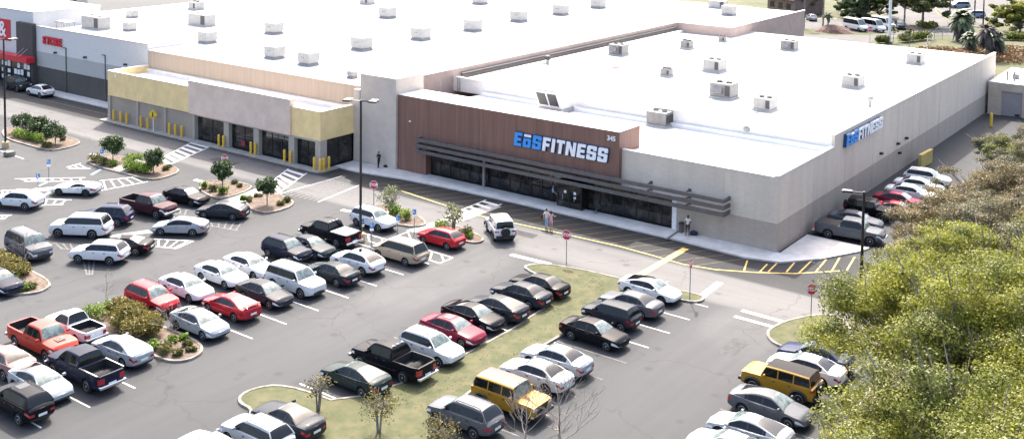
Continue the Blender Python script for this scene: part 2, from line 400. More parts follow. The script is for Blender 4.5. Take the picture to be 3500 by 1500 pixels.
for k in range(0, 8): stripe((8.2, -19.0 - 2.97*k), (14, -19.0 - 2.97*k), .10, 'faded')
for k in range(1, 12): stripe((-112 + 3*k, -25), (-112 + 3*k, -31), .1, 'faded')
stripe((-83.37, -22.71), (-77.86, -22.99))
# fire lane: yellow edge and slanted bars
yl = [(-37.31, -6.06), (-32.41, -6.81), (-26.66, -7.53), (-18.62, -7.04), (-11.37, -6.70), (-8.14, -6.92), (-5.00, -7.21), (-2.40, -6.67), (0.42, -5.24), (3.06, -3.48), (5.77, -0.55)]
for a, c in zip(yl, yl[1:]): stripe(a, c, .16, 'yellow', .012)
x = -41.5
while x < -2.5:
    stripe((x, -6.75), (x + 2.6, -2.6), .09, 'paleyellow'); x += 1.7
for (a, c) in (((-0.49, -5.38), (-1.26, -3.05)), ((0.65, -4.83), (0.40, -2.82)), ((1.18, -4.41), (0.90, -1.70)), ((2.37, -3.58), (1.97, -0.49)), ((3.25, -3.11), (2.96, 0.66)), ((4.25, -2.09), (3.82, 1.58)), ((5.21, -1.10), (4.60, 2.45)), ((6.12, -0.15), (5.54, 3.44))):
    stripe(a, c, .14, 'yellow')
stripe((-6.62, -11.59), (-6.68, -3.61), .62, 'yellow', .018)
for k in range(9): stripe((-49.5 - 1.9*k, -7.0), (-50.6 - 1.9*k, -8.3), .14, 'faded')
for k in range(20): stripe((-89 - 1.3*k, -2.4), (-89.6 - 1.3*k, -4.3), .12, 'faded')
stripe((-88, -4.4), (-113, -4.4), .12, 'faded'); stripe((-88, -9.3), (-50, -9.3), .1, 'faded')
stripe((-88.4, -7.3), (-51, -7.3), .14, 'paleyellow')
# crossings
ladder((-66.24, -13.97), (-70.15, -6.33), (-63.33, -15.05), (-66.64, -6.43), 7, .16, rw=.55)
ladder((-49.57, -12.65), (-52.39, -7.43), (-46.12, -14.58), (-49.49, -7.53), 5, .16, rw=.5)
ladder((-28.48, -9.76), (-28.74, -3.19), (-26.53, -10.61), (-26.74, -3.26), 6, .16, rw=.45)
for i in range(9):
    t = i / 8; stripe(((-45.95, -14.27)[0]*(1-t) + (-41.02, -13.90)[0]*t, (-45.95, -14.27)[1]*(1-t) + (-41.02, -13.90)[1]*t), ((-45.81, -5.95)[0]*(1-t) + (-42.00, -7.28)[0]*t, (-45.81, -5.95)[1]*(1-t) + (-42.00, -7.28)[1]*t), .16, 'white' if i in (0, 8) else 'faded')
for a, c in (((-40.75, -10.08), (-38.65, -8.92)), ((-40.12, -10.27), (-38.09, -9.33)), ((-40.29, -10.76), (-38.02, -10.14))): stripe(a, c, .12, 'faded')
# stop bars and arrows
for a, c, w in (((-17.57, -14.16), (-13.69, -13.98), .5), ((-0.71, -12.74), (-0.88, -9.03), .6), ((2.85, -13.15), (6.45, -13.25), .42), ((2.91, -14.50), (6.04, -14.54), .34), ((-74.35, -16.98), (-72.15, -17.01), .5), ((-56.61, -16.44), (-53.49, -16.37), .5), ((-37.44, -14.28), (-36.13, -14.02), .5), ((-93.38, -16.38), (-91.27, -16.03), .45)):
    stripe(a, c, w)
# accessible bays, slanted
ladder((-71.13, -22.01), (-71.42, -20.14), (-70.53, -22.14), (-68.71, -20.67), 3)
ladder((-71.12, -27.78), (-65.94, -23.02), (-69.57, -27.67), (-64.81, -23.82), 7)
ladder((-63.79, -22.81), (-62.25, -19.64), (-60.60, -24.64), (-59.71, -19.89), 5)
ladder((-44.13, -30.25), (-41.03, -28.45), (-42.35, -31.32), (-40.58, -30.54), 4); stripe((-40.58, -30.54), (-41.03, -28.45))
ladder((-62.53, -29.84), (-59.96, -28.27), (-60.62, -30.95), (-59.26, -29.53), 3)
ladder((-44.12, -24.66), (-41.78, -22.06), (-43.26, -24.99), (-40.21, -24.26), 5, m='faded')
ladder((-50.21, -24.04), (-48.52, -23.16), (-48.81, -24.81), (-47.54, -24.25), 3, m='faded')
ladder((-68.19, -30.94), (-67.24, -29.82), (-66.38, -31.92), (-65.74, -31.06), 3)
ladder((-60.63, -35.03), (-59.90, -34.29), (-59.62, -35.58), (-59.29, -35.31), 2)
ladder((-46.59, -35.95), (-44.32, -35.38), (-41.13, -38.66), (-40.65, -38.27), 3, m='faded')
ladder((-49.91, -36.30), (-48.47, -35.15), (-48.20, -36.60), (-46.90, -35.94), 3, m='faded')
stripe((-31.12, -17.85), (-28.20, -17.84)); stripe((-29.31, -19.12), (-26.47, -19.21)); stripe((-30.41, -17.97), (-29.23, -19.05)); stripe((-28.82, -17.93), (-27.74, -18.93)); stripe((-28.26, -17.62), (-28.24, -14.43)); stripe((-28.26, -15.15), (-26.68, -16.49)); stripe((-27.00, -18.73), (-26.61, -16.57))
for a, c in (((-23.91, -17.68), (-20.90, -17.78)), ((-20.90, -17.78), (-20.91, -19.46)), ((-20.91, -19.46), (-22.61, -19.38)), ((-22.15, -17.78), (-20.86, -18.95)), ((-23.91, -17.68), (-22.61, -19.38)), ((-23.23, -17.65), (-21.99, -19.49))): stripe(a, c, .14)
for a, c in (((-66.42, -22.03), (-67.62, -20.19)), ((-66.82, -27.68), (-67.55, -26.04)), ((-63.11, -29.46), (-64.10, -28.00)), ((-42.28, -33.76), (-42.89, -32.76))): stripe(a, c, .35, 'bluepaint')
for m, b in PAINT.items(): b.build('painted_markings', M[m], kind='structure')

# ---- roads and lots behind the shops
sheet('road', [(-47.88, 119.19), (-50.87, 127.55), (-44.84, 132.86), (-38.25, 137.88), (-35.35, 144.30), (-31.30, 155.95), (-23.90, 155.96), (-11.66, 165.15), (-10.64, 159.83), (-21.67, 150.16), (-28.78, 146.97), (-32.67, 138.27), (-34.90, 132.66), (-34.08, 127.74), (-35.69, 120.93)], .0, M['road'])
sheet('parking_lot', [(-58.17, 135.50), (-54.69, 136.92), (-44.85, 142.32), (-36.98, 142.87), (-36.52, 148.05), (-41.35, 166.46), (-51.54, 161.14), (-56.07, 158.04), (-66.65, 155.40)], .004, M['road'])
sheet('parking_lot', [(-42.77, 165.20), (-36.19, 148.34), (-33.69, 155.50), (-29.23, 154.49), (-25.89, 155.81), (-26.95, 163.16), (-25.26, 171.65), (-13.56, 175.03), (-35.92, 291.34), (-74.59, 254.44), (-53.52, 194.50)], .008, M['road'])
island([(-42.83, 204.27), (-37.96, 191.68), (-32.23, 180.39), (-28.09, 172.74), (-22.48, 170.58), (-19.51, 164.71), (-22.50, 167.10), (-28.01, 165.67), (-32.50, 176.28), (-37.34, 185.89)], M['drygrass'], 1, name='lawn')
island([(-35.97, 160.35), (-31.79, 162.31), (-29.25, 156.10), (-32.55, 151.56), (-35.71, 153.71)], M['mulch'], 1)
sheet('path', [(-61.08, 152.59), (-48.20, 162.22), (-48.95, 164.42), (-61.95, 154.70)], .03, M['kerb'])
sheet('dry_field', [(-19.56, 114.02), (-26.12, 137.48), (-22.97, 146.02), (-9.90, 155.99), (-4.34, 127.08), (-8.45, 115.29), (-14.24, 111.95)], -.01, M['drygrass'])

# ---------------------------------------------------------------- building materials
M['cmu'] = blockmat('light grey block', (.64, .56, .465), (.595, .52, .43))
M['cmud'] = blockmat('dark grey block', (.42, .355, .295), (.385, .325, .27))
M['tower'] = mat('pale grey stucco', (.54, .465, .395), .85, var=.05, scale=.8)
M['brown'] = mat('brown ribbed cladding', (.235, .120, .088), .6, col2=(.16, .084, .062), scale=1.0, stretch=(3.2, 3.2, .12), thr=(.35, .65))
M['roof'] = mat('white roof membrane', (.70, .695, .68), .6, var=.10, scale=.12, thr=(.3, .6))
M['cream'] = mat('cream parapet', (.74, .71, .65), .8, var=.05, scale=.5)
M['coping'] = mat('metal coping', (.55, .55, .54), .5)
M['charcoal'] = mat('charcoal aluminium', (.105, .10, .10), .45, var=.1, scale=2)
M['glass'] = mat('dark shop glass', (.008, .010, .010), .06, spec=.5, col2=(.075, .066, .056), scale=.8, thr=(.45, .72))
M['frame'] = mat('black window frame', (.012, .012, .013), .4)
M['whitepaint'] = mat('white paint', (.74, .74, .73), .5, var=.04)
M['yellowwall'] = mat('pale yellow stucco', (.80, .60, .29), .85, var=.06, scale=.7)
M['mauve'] = mat('mauve stucco', (.66, .515, .415), .85, var=.06, scale=.7)
M['taupe'] = blockmat('taupe block', (.36, .30, .24), (.33, .275, .22))
M['taupecol'] = mat('taupe stucco', (.38, .335, .285), .85, var=.05)
M['tan'] = mat('tan panel', (.42, .335, .255), .8, var=.06, scale=1.2, stretch=(2, 2, .1))
M['storewhite'] = mat('white stucco', (.62, .60, .575), .8, var=.04)
M['storegrey'] = mat('mid grey block', (.40, .395, .375), .85, var=.05)
M['storedark'] = blockmat('charcoal block', (.085, .078, .070), (.074, .068, .061))
M['red'] = mat('red sign plastic', (.55, .012, .03), .4)
M['signblue'] = mat('blue sign face', (.05, .30, .75), .4)
M['signblued'] = mat('dark blue sign return', (.012, .05, .13), .5)
M['signwhite'] = mat('white sign face', (.85, .86, .88), .4)
M['bollard'] = mat('yellow bollard paint', (.70, .42, .035), .5, var=.1, scale=4)
M['unitgrey'] = mat('grey sheet metal', (.21, .20, .19), .5, var=.12, scale=2.5)
M['unitlight'] = mat('pale sheet metal', (.33, .32, .30), .5, var=.08, scale=2)
M['unitdark'] = mat('louvre dark', (.05, .05, .05), .6)
M['galv'] = mat('galvanised steel', (.35, .36, .37), .4, metal=.6)
M['black'] = mat('black paint', (.012, .012, .014), .4)
M['pinkwall'] = mat('dusty tan wall', (.44, .33, .275), .85, var=.06, scale=.8)
M['annexw'] = mat('grey annex wall', (.47, .385, .305), .85, var=.08, scale=.6)
M['door'] = mat('roller door', (.30, .27, .265), .6, var=.05)

def glazing(p, x0, x1, y, z0, z1, n, part='window', transom=None):
    w = (x1 - x0) / n
    for i in range(n):
        a, c = x0 + i*w, x0 + (i+1)*w
        b = MB(); b.box(a + .05, c - .05, y, y + .02, z0 + .05, z1 - .05); g = b.build(part, M['glass'], p)
        b = MB(); b.box(a, a + .05, y - .05, y + .05, z0, z1); b.box(c - .05, c - .001, y - .05, y + .05, z0, z1)
        b.box(a + .05, c - .05, y - .05, y + .05, z1 - .06, z1); b.box(a + .05, c - .05, y - .05, y + .05, z0, z0 + .08)
        if transom: b.box(a + .05, c - .05, y - .045, y + .045, transom, transom + .06)
        b.build('frame', M['frame'], g)

# ================================================================ the fitness centre
FC = thing('fitness_center', 'long grey and brown gym with blue and white EoS FITNESS lettering', 'gym building', (0, 0, 0))
b = MB()   # front wall: dark band below, pale above; side wall likewise
Z1, Z2 = 2.58, 6.52
b.box(-9.55, 0, 0, .3, 0, Z1, 1); b.box(-9.55, 0, 0, .3, Z1, Z2, 0); b.box(-15.3, -9.55, 0, .3, 2.95, Z2, 0)
b.box(-.3, 0, .3, 77.5, 0, Z1, 1); b.box(-.3, 0, .3, 13.4, Z1, Z2 + .1, 0); b.box(-.3, 0, 13.4, 77.5, Z1, 7.7, 0)
b.build('wall', [M['cmu'], M['cmud']], FC)
for y in (8.2, 16.4, 24.6, 32.8, 41, 49.2, 57.4, 65.6):
    b = MB(); b.box(.001, .006, y, y + .03, 0, 6.4 if y < 13 else 7.6); b.build('control_joint', M['cmud'], FC)
b = MB(); b.box(-5.0, -4.97, -.006, -.001, .15, 6.4); b.build('control_joint', M['cmud'], FC)
b = MB(); b.box(-.36, .03, -.03, 13.37, Z2 + .1, Z2 + .17); b.box(-15.28, -.36, -.03, .36, Z2, Z2 + .07); b.box(-.36, .03, 13.38, 77.55, 7.7, 7.78); b.build('coping', M['roof'], FC)
b = MB(); b.box(-42.6, -.3, .3, 13.4, 5.9, 6.1); b.box(-46.6, -.3, 13.7, 77, 6.9, 7.1)
b.box(-42.0, -.3, 12.9, 13.4, 6.1, 6.55); b.box(-45.9, -45.4, 14, 72, 7.1, 7.5); b.box(-45, -.3, 76.7, 77, 7.1, 7.3); b.build('roof', M['roof'], FC)
b = MB(); b.box(-46.6, -.3, 13.4, 13.7, 6.1, 7.75); b.build('parapet', M['cream'], FC)
b = MB(); b.box(-46.6, -.36, 13.35, 13.75, 7.75, 7.81); b.build('coping', M['roof'], FC)
# brown volume
b = MB(); b.box(-42.9, -38.9, -.5, 3.3, 0, 8.2); b.box(-38.9, -15.3, -.5, 3.3, 2.95, 8.2); b.build('cladding', M['brown'], FC)
b = MB(); b.box(-42.86, -15.34, -.46, 3.26, 8.2, 8.24); b.build('roof', M['roof'], FC)
# tower
b = MB(); b.box(-48.2, -42.9, -.8, 3.7, 0, 9.9); b.box(-49.1, -48.2, -.9, -.3, 0, 8.1); b.build('tower', M['tower'], FC)
b = MB(); b.box(-48.15, -42.95, -.75, 3.65, 9.9, 9.94); b.build('roof', M['roof'], FC)
# dark interior behind the shop front, then glazing bay by bay
b = MB(); b.box(-38.9, -9.6, 3.35, 3.5, 0, 2.95); b.box(-38.9, -9.6, .6, 3.3, 2.9, 2.94); b.build('interior_wall', M['frame'], FC)
glazing(FC, -38.9, -22.0, .45, .14, 2.9, 13, transom=2.1)
glazing(FC, -19.2, -9.95, .45, .14, 2.9, 7, transom=2.1)
b = MB(); b.box(-9.95, -9.5, -.04, .44, .14, 2.85); b.box(-15.4, -9.5, -.06, .4, 2.86, 3.2); b.build('white_surround', M['whitepaint'], FC)
b = MB(); b.box(-31.6, -31.35, -.1, .1, .14, 2.9); b.build('post', M['unitgrey'], FC)
# entrance lobby
b = MB(); b.box(-22.0, -19.2, -.7, .5, 2.5, 2.7); b.box(-22.0, -21.9, -.7, .5, .14, 2.5); b.box(-19.3, -19.2, -.7, .5, .14, 2.5); b.box(-20.66, -20.56, -.7, -.6, .14, 2.5)
b.box(-21.9, -20.66, -.7, -.62, 2.3, 2.5); b.box(-20.56, -19.3, -.7, -.62, 2.3, 2.5); b.build('lobby_frame', M['frame'], FC)
for x in (-21.88, -20.54):
    b = MB(); b.box(x, x + 1.2, -.67, -.65, .16, 2.28); d = b.build('door', M['glass'], FC)
    b = MB(); b.box(x + .5, x + .56, -.75, -.69, .9, 1.4); b.build('handle', M['galv'], d)
b = MB(); b.box(-21.2, -20.95, -.72, -.69, 1.55, 1.8); b.box(-20.1, -19.85, -.72, -.69, 1.55, 1.8); b.box(-20.1, -19.85, -.72, -.69, 1.15, 1.35); b.build('notice', M['signwhite'], FC)
# sunshade of three bars on brackets
for k, z in enumerate((2.62, 3.22, 3.82)):
    b = MB(); b.box(-39.6, -4.3, -1.36, -1.2, z, z + .34); b.box(-4.46, -4.3, -1.2, -.004, z, z + .34); b.box(-39.6, -39.44, -1.2, -.505, z, z + .34)
    for x in (-36, -32, -28, -24, -20, -16.2): b.box(x, x + .1, -1.2, -.505, z + .1, z + .24)
    for x in (-12.2, -8.3): b.box(x, x + .1, -1.2, -.004, z + .12, z + .24); b.box(x - .1, x + .2, -.03, -.005, z + .04, z + .32)
    b.build('sunshade_bar', M['charcoal'], FC)
b = MB(); b.box(-39.3, -15.2, -1.19, -.52, 3.30, 3.34); b.box(-39.3, -15.2, -1.19, -.52, 3.9, 3.94); b.build('soffit', M['charcoal'], FC)

def letter_polys():
    t = .26
    return {
     'E': (.62, [(0,0),(.62,0),(.62,.22),(.26,.22),(.26,.39),(.57,.39),(.57,.61),(.26,.61),(.26,.78),(.62,.78),(.62,1),(0,1)]),
     'F': (.60, [(0,0),(.25,0),(.25,.36),(.54,.36),(.54,.58),(.25,.58),(.25,.78),(.60,.78),(.60,1),(0,1)]),
     'I': (.25, [(0,0),(.25,0),(.25,1),(0,1)]),
     'T': (.64, [(.20,0),(.44,0),(.44,.78),(.64,.78),(.64,1),(0,1),(0,.78),(.20,.78)]),
     'N': (.76, [(0,0),(.23,0),(.23,.60),(.50,0),(.76,0),(.76,1),(.53,1),(.53,.42),(.26,1),(0,1)]),
     'S': (.72, [(0,.07),(.07,0),(.65,0),(.72,.07),(.72,.53),(.65,.60),(.26,.60),(.26,.78),(.46,.78),(.46,.68),(.72,.68),(.72,.93),(.65,1),(.07,1),(0,.93),(0,.47),(.07,.40),(.46,.40),(.46,.22),(.26,.22),(.26,.34),(0,.34)]),
     'o': (.64, [(0,.07),(.07,0),(.57,0),(.64,.07),(.64,.60),(.57,.67),(.33,.67),(.33,.47),(.40,.47),(.40,.20),(.24,.20),(.24,.47),(.31,.47),(.31,.67),(.07,.67),(0,.60)]),
     '-': (.56, [(0,.78),(.56,.78),(.56,.96),(0,.96)]),
    }
LP = letter_polys()
def gym_sign(plane, start, z0, h, wide, depth):
    """plane 'y': letters run along +X on a wall facing -Y; 'x': along +Y on a wall facing +X"""
    u = start
    for k, ch in enumerate('EoSFITNESS'):
        blue = k < 3
        for c in ((ch, '-') if ch == 'o' else (ch,)):
            w, P = LP[c]; dx = .04 if c == '-' else 0
            q = [(u + ((px + dx) * wide + py * .13) * h, z0 + py * h) for px, py in P]
            m = M['signblue'] if blue and c != '-' else M['signwhite']
            back = offset(q, .055)
            b = MB()
            if plane == 'y':
                b.prism(q, -.5 - depth, -.5 - depth + .06, 'y'); a = MB(); a.prism(back, -.5 - depth + .06, -.503, 'y')
            else:
                b.prism(q, depth - .06, depth, 'x'); a = MB(); a.prism(back, .004, depth - .06, 'x')
            l = b.build('sign_letter', m, FC); a.build('letter_return', M['signblued'], l)
        u += (LP[ch][0] * wide + .135) * h
    return u
gym_sign('y', -27.25, 5.22, 1.34, 1.08, .24)
gym_sign('x', 15.7, 6.2, 1.12, 1.32, .36)
b = text_mb('345', .62, .05, xf=lambda x, y, z: (-16.15 + x, -.53 + z, 7.52 + y), thick=.015); b.build('house_number', M['signwhite'], FC)
b = MB(); b.box(-41.2, -41.0, -.6, -.5, 5.5, 5.65); b.build('wall_light', M['signwhite'], FC)
for y, z in ((26.8, 3.2), (32.5, 3.15), (35.5, 3.2), (33.2, 2.0)):
    b = MB(); b.box(.002, .28, y, y + .4, z, z + .22); b.box(.28, .34, y + .05, y + .35, z + .03, z + .19); b.build('wall_light', M['black'], FC)
b = MB(); b.box(-9.2, -9.05, -.12, -.003, 2.42, 2.58); b.build('wall_light', M['black'], FC)
b = MB()
for x in (-47.05, -46.75): b.tube([(x + 1.2, 13.3, 6.1), (x + 1.2, 13.3, 8.0)], .05)
b.tube([(-45.0, 9, 7.9), (-44.6, 8.6, 8.1), (-44.6, 8.6, 6.6)], .08); b.build('roof_pipe', M['galv'], FC)

for pts in ([(-26, 41.5), (-26, 55), (-14, 62)], [(-17.8, 27), (-11, 24), (-11, 18)], [(-29, 34), (-38, 37)], [(-8.3, 43), (-4, 43), (-4, 60)], [(-37, 56), (-30, 56), (-30, 66)]):
    b = MB(); b.tube([(x, y, 7.2) for x, y in pts], .045, 5)
    for (x, y), (x2, y2) in zip(pts, pts[1:]):
        for k in range(5): b.box(x + (x2 - x)*k/5 - .09, x + (x2 - x)*k/5 + .09, y + (y2 - y)*k/5 - .09, y + (y2 - y)*k/5 + .09, 7.1, 7.17)
    b.build('conduit', M['galv'], FC)
# ================================================================ the big store behind
DS = thing('department_store', 'huge white roofed store with white, grey and charcoal front and red STORE lettering', 'store', (-60, 0, 0))
RZ = 8.35
b = MB()   # main box walls
b.box(-128, -46.9, 100, 100.3, 0, RZ + .2, 1); b.box(-46.9, -46.6, 3.7, 70, 0, RZ + .3, 0); b.box(-46.6, -37, 70, 70.3, 0, RZ + .3, 0); b.box(-37.3, -37, 70.3, 100, 0, RZ + .3, 0)
b.build('side_wall', [M['pinkwall'], M['tan']], DS)
b = MB(); b.box(-128, -46.9, .3, 100, RZ - .2, RZ); b.box(-46.9, -37.3, 70.3, 100, RZ - .2, RZ); b.build('roof', M['roof'], DS)
b = MB(); b.box(-47, -46.55, 3.7, 69.95, RZ + .3, RZ + .38); b.box(-47, -36.95, 69.95, 70.35, RZ + .3, RZ + .38); b.box(-37.35, -36.95, 70.35, 100.3, RZ + .3, RZ + .38); b.build('coping', M['roof'], DS)
b = MB(); b.tube([(-46.2, 14.5, 7.95), (-46.2, 69, 7.95)], .16, 8); b.build('duct', M['unitdark'], DS)
b = MB(); b.box(-87.9, -48.9, 0, .3, 4.8, 8.25); b.build('upper_wall', M['tan'], DS)
b = MB(); b.box(-87.9, -48.9, -.04, .34, 8.25, 8.33); b.build('coping', M['cream'], DS)
b = MB(); b.box(-114.9, -87.9, 0, .3, 0, 3.2, 0); b.box(-114.9, -87.9, 0, .3, 3.2, 5.35, 1); b.box(-114.9, -87.9, 0, .3, 5.35, 9.0, 2); b.box(-88.2, -87.9, .3, 6, 5, 9, 2); b.build('wall', [M['storedark'], M['storegrey'], M['storewhite']], DS)
b = MB(); b.box(-114.9, -87.85, -.04, .36, 9.0, 9.09); b.build('coping', M['pinkwall'], DS)
for x in (-107.2, -97.6):
    b = MB(); b.box(x, x + .14, -.1, -.004, 0, 6.6); b.box(x - .5, x + .14, -.3, -.1, 6.55, 6.62); b.build('drain_pipe', M['storedark'] if x < -100 else M['charcoal'], DS)
for x, z in ((-110, 5.55), (-102.5, 5.7), (-93, 5.75)):
    b = MB(); b.box(x, x + .5, -.3, -.004, z, z + .2); b.box(x + .1, x + .4, -.36, -.3, z - .06, z + .1); b.build('wall_light', M['black'], DS)
b = MB(); b.box(-140, -115.7, 0, 11, 0, 10.95); b.build('entrance_block', M['storewhite'], DS)
b = MB(); b.box(-140, -115.64, -.06, 11.1, 10.95, 11.05); b.build('coping', M['coping'], DS)
b = MB(); b.box(-119.4, -114.95, -.6, 0, 0, 9.35); b.build('pilaster', M['storedark'], DS)
b = MB(); b.box(-140, -114.4, -1.9, -.61, 3.75, 4.55); b.build('canopy', M['red'], DS)
b = MB()
for x in (-116.6, -117.6): b.tube([(x, -1.8, 4.55), (x + .5, -.7, 5.6)], .05)
b.build('canopy_rod', M['galv'], DS)
glazing(DS, -134, -115.6, -.63, .05, 3.5, 7, transom=2.4)
rr = random.Random(4); b = MB()
for i in range(9):
    x = -123.6 + .9 * (i % 9)
    for z in (.5, 1.5, 2.5):
        if rr.random() < .8: b.box(x, x + .75, -.66, -.645, z, z + .55 + .3 * rr.random())
b.build('window_poster', M['signwhite'], DS)
b = MB(); b.box(-128.4, -122.0, -.12, -.003, 6.1, 9.3); sg = b.build('sign_panel', M['red'], DS)
text_mb('&', 3.3, .06, xf=lambda x, y, z: (-124.1 + x, -.17 + z, 7.7 + y), thick=.03).build('sign_letter', M['signwhite'], sg)
for i, ch in enumerate('STORE'):
    text_mb(ch, 1.5, .2, xf=lambda x, y, z, i=i: (-112.55 + i*1.02 + x, -.14 + z, 7.15 + y), thick=.07).build('sign_letter', M['red'], DS)

# ================================================================ the vacant shop with yellow and mauve fascia
VS = thing('vacant_shop', 'empty low shop with pale yellow and mauve fascia, dark glazing and taupe block bays', 'shop', (-70, -6, 0))
b = MB(); b.box(-88, -71.3, -5.9, -5.5, 3.2, 6.3); b.box(-88, -87.6, -5.5, 0, 3.2, 6.3); b.build('fascia', M['yellowwall'], VS)
b = MB(); b.box(-53.6, -49.1, -5.9, -5.5, 3.2, 6.3); b.box(-49.5, -49.1, -5.5, -.9, 3.2, 6.3); b.build('fascia', M['yellowwall'], VS)
b = MB(); b.box(-71.3, -53.6, -6.15, -5.45, 3.2, 7.1); b.build('fascia', M['mauve'], VS)
b = MB(); b.box(-87.6, -49.5, -5.45, -.02, 5.3, 5.45); b.box(-88.02, -71.32, -5.93, -5.48, 6.3, 6.37); b.box(-53.58, -49.08, -5.93, -5.48, 6.3, 6.37); b.box(-49.52, -49.08, -5.48, -.88, 6.3, 6.37); b.box(-88.02, -87.58, -5.48, 0, 6.3, 6.37); b.box(-71.33, -53.57, -6.18, -5.42, 7.1, 7.16); b.build('roof', M['roof'], VS)
b = MB(); b.box(-87.6, -49.5, -.42, -.03, 5.45, 5.95); b.build('gutter', M['cream'], VS)
b = MB(); b.box(-87.6, -70.5, -5.75, -5.4, 0, 3.2); b.build('wall', M['taupe'], VS)
b = MB()
for x, w in ((-88, .55), (-81.9, .35), (-76.3, .35), (-70.75, .35)): b.box(x, x + w, -5.95, -5.4 - .002, 0, 3.2)
b.build('pilaster', M['taupecol'], VS)
cols = [(-70.4, -69.9), (-65.1, -64.2), (-59.9, -59.0), (-54.1, -53.2), (-49.9, -49.1)]
b = MB()
for i, (a, c) in enumerate(cols[1:]): b.box(a, c, -5.9, -5.2 if i < 3 else -4.95, 0, 3.2)
b.box(-70.5, -49.5, -5.88, -5.3, 2.98, 3.198); b.build('column', M['taupecol'], VS)
for (a, c), k in zip(((-70.4, -65.1), (-64.2, -59.9), (-59.0, -54.1), (-53.2, -49.9)), (2, 2, 3, 2)):
    glazing(VS, a, c, -5.35, .13, 2.98, k)
def glazing_x(p, x, y0, y1, z0, z1, n):
    w = (y1 - y0) / n
    for i in range(n):
        a, c = y0 + i*w, y0 + (i+1)*w
        q = MB(); q.box(x - .02, x, a + .05, c - .05, z0 + .05, z1 - .05); g = q.build('window', M['glass'], p)
        q = MB(); q.box(x - .05, x + .05, a, a + .05, z0, z1); q.box(x - .05, x + .05, c - .05, c - .001, z0, z1); q.box(x - .05, x + .05, a + .05, c - .05, z1 - .06, z1); q.box(x - .05, x + .05, a + .05, c - .05, z0, z0 + .06); q.build('frame', M['frame'], g)
glazing_x(VS, -49.3, -4.95, -1.0, .13, 3.15, 2)
b = MB()
for i in range(4):
    for z in (2.35, 2.68): b.box(-58.1 + i*.95, -57.3 + i*.95, -5.44, -5.41, z, z + .22)
b.build('grille', M['unitgrey'], VS)
b = MB(); b.box(-62.6, -61.9, -5.44, -5.41, .5, 1.2); b.build('poster', mat('faded red poster', (.25, .03, .05), .6), VS)
b = MB(); b.box(-87.7, -49.4, -5.3, -5.2, .02, 3.1); b.build('interior_wall', M['frame'], VS)
b = MB(); b.box(-86.4, -86.1, -6.0, -5.903, 5.7, 6.0); b.build('wall_light', M['signwhite'], VS)

# ================================================================ annex at the far right
AX = thing('annex', 'low grey rear annex with a flat white roof and a wide recessed roller door', 'annex', (6, 72, 0))
b = MB(); b.box(.4, 2.1, 72, 72.3, -.4, 4.4); b.box(2.1, 4.75, 72, 72.3, 3.35, 4.4); b.box(4.75, 22, 72, 72.3, -.4, 4.4); b.box(.4, .7, 72.3, 86, -.4, 4.4); b.box(21.7, 22, 72.3, 86, -.4, 4.4); b.build('wall', M['annexw'], AX)
b = MB(); b.box(.38, 22, 71.97, 86.2, 4.4, 4.5); b.build('roof', M['roof'], AX)
b = MB()
for i in range(9): b.box(2.1, 4.75, 72.2 + .012*(i % 2), 72.29, .0 + i*.372, .0 + (i + 1)*.372)
b.build('roller_door', M['door'], AX)
b = MB(); b.box(3.9, 4.5, 71.9, 71.998, .15, .4); b.build('dock_bumper', M['black'], AX)
b = MB(); b.box(2.6, 3.4, 76, 76.8, 4.5, 5.2); b.build('roof_box', M['unitgrey'], AX)
for x in (2.3, 3.2):
    b = MB(); b.lathe([(.12, 4.5), (.12, 5.6), (.2, 5.62), (.2, 5.8)], (x, 74.2, 0), 8); b.build('vent_pipe', M['unitgrey'], AX)

# ================================================================ rooftop plant: every unit its own thing
def unit_grey(name, w, d, h, lm, hood=False):
    t = thing(name, 'x', 'rooftop unit', (0, 0, 0))
    b = MB(); b.box(-w/2 - .12, w/2 + .12, -d/2 - .12, d/2 + .12, 0, .28); b.build('curb', M['unitlight'], t, local=True)
    b = MB(); b.rbox((0, 0, .28), (w, d, h - .28), b=.04)
    for x in (-w*.18, w*.2): b.box(x - .015, x + .015, -d/2 - .02, d/2 + .02, .34, h + .02)
    b.build('cabinet', lm, t, local=True)
    b = MB()
    for i in range(6): b.box(-w/2 - .05 - .004*(i % 2), -w/2 + .1, -d*.42, d*.42, .5 + i*(h - .75)/6, .5 + i*(h - .75)/6 + (h - .75)/8)
    b.build('louvre', M['unitdark'], t, local=True)
    b = MB(); b.box(w*.24, w*.46, -d/2 - .045, -d/2 + .1, .45, h - .2); b.build('coil_panel', M['unitdark'], t, local=True)
    for x in (-w*.22, w*.24):
        b = MB(); b.lathe([(.32, h), (.36, h + .03), (.36, h + .14), (.3, h + .15), (.3, h + .06), (.05, h + .06)], (x, 0, 0), 12); f = b.build('fan', M['unitdark'], t, local=True)
    if hood:
        b = MB(); b.prism([(-d/2 - .55, .75), (-d/2 + .01, .55), (-d/2 + .01, h - .25)], -w*.3, w*.12, 'x'); b.build('intake_hood', M['unitgrey'], t, local=True)
    return t
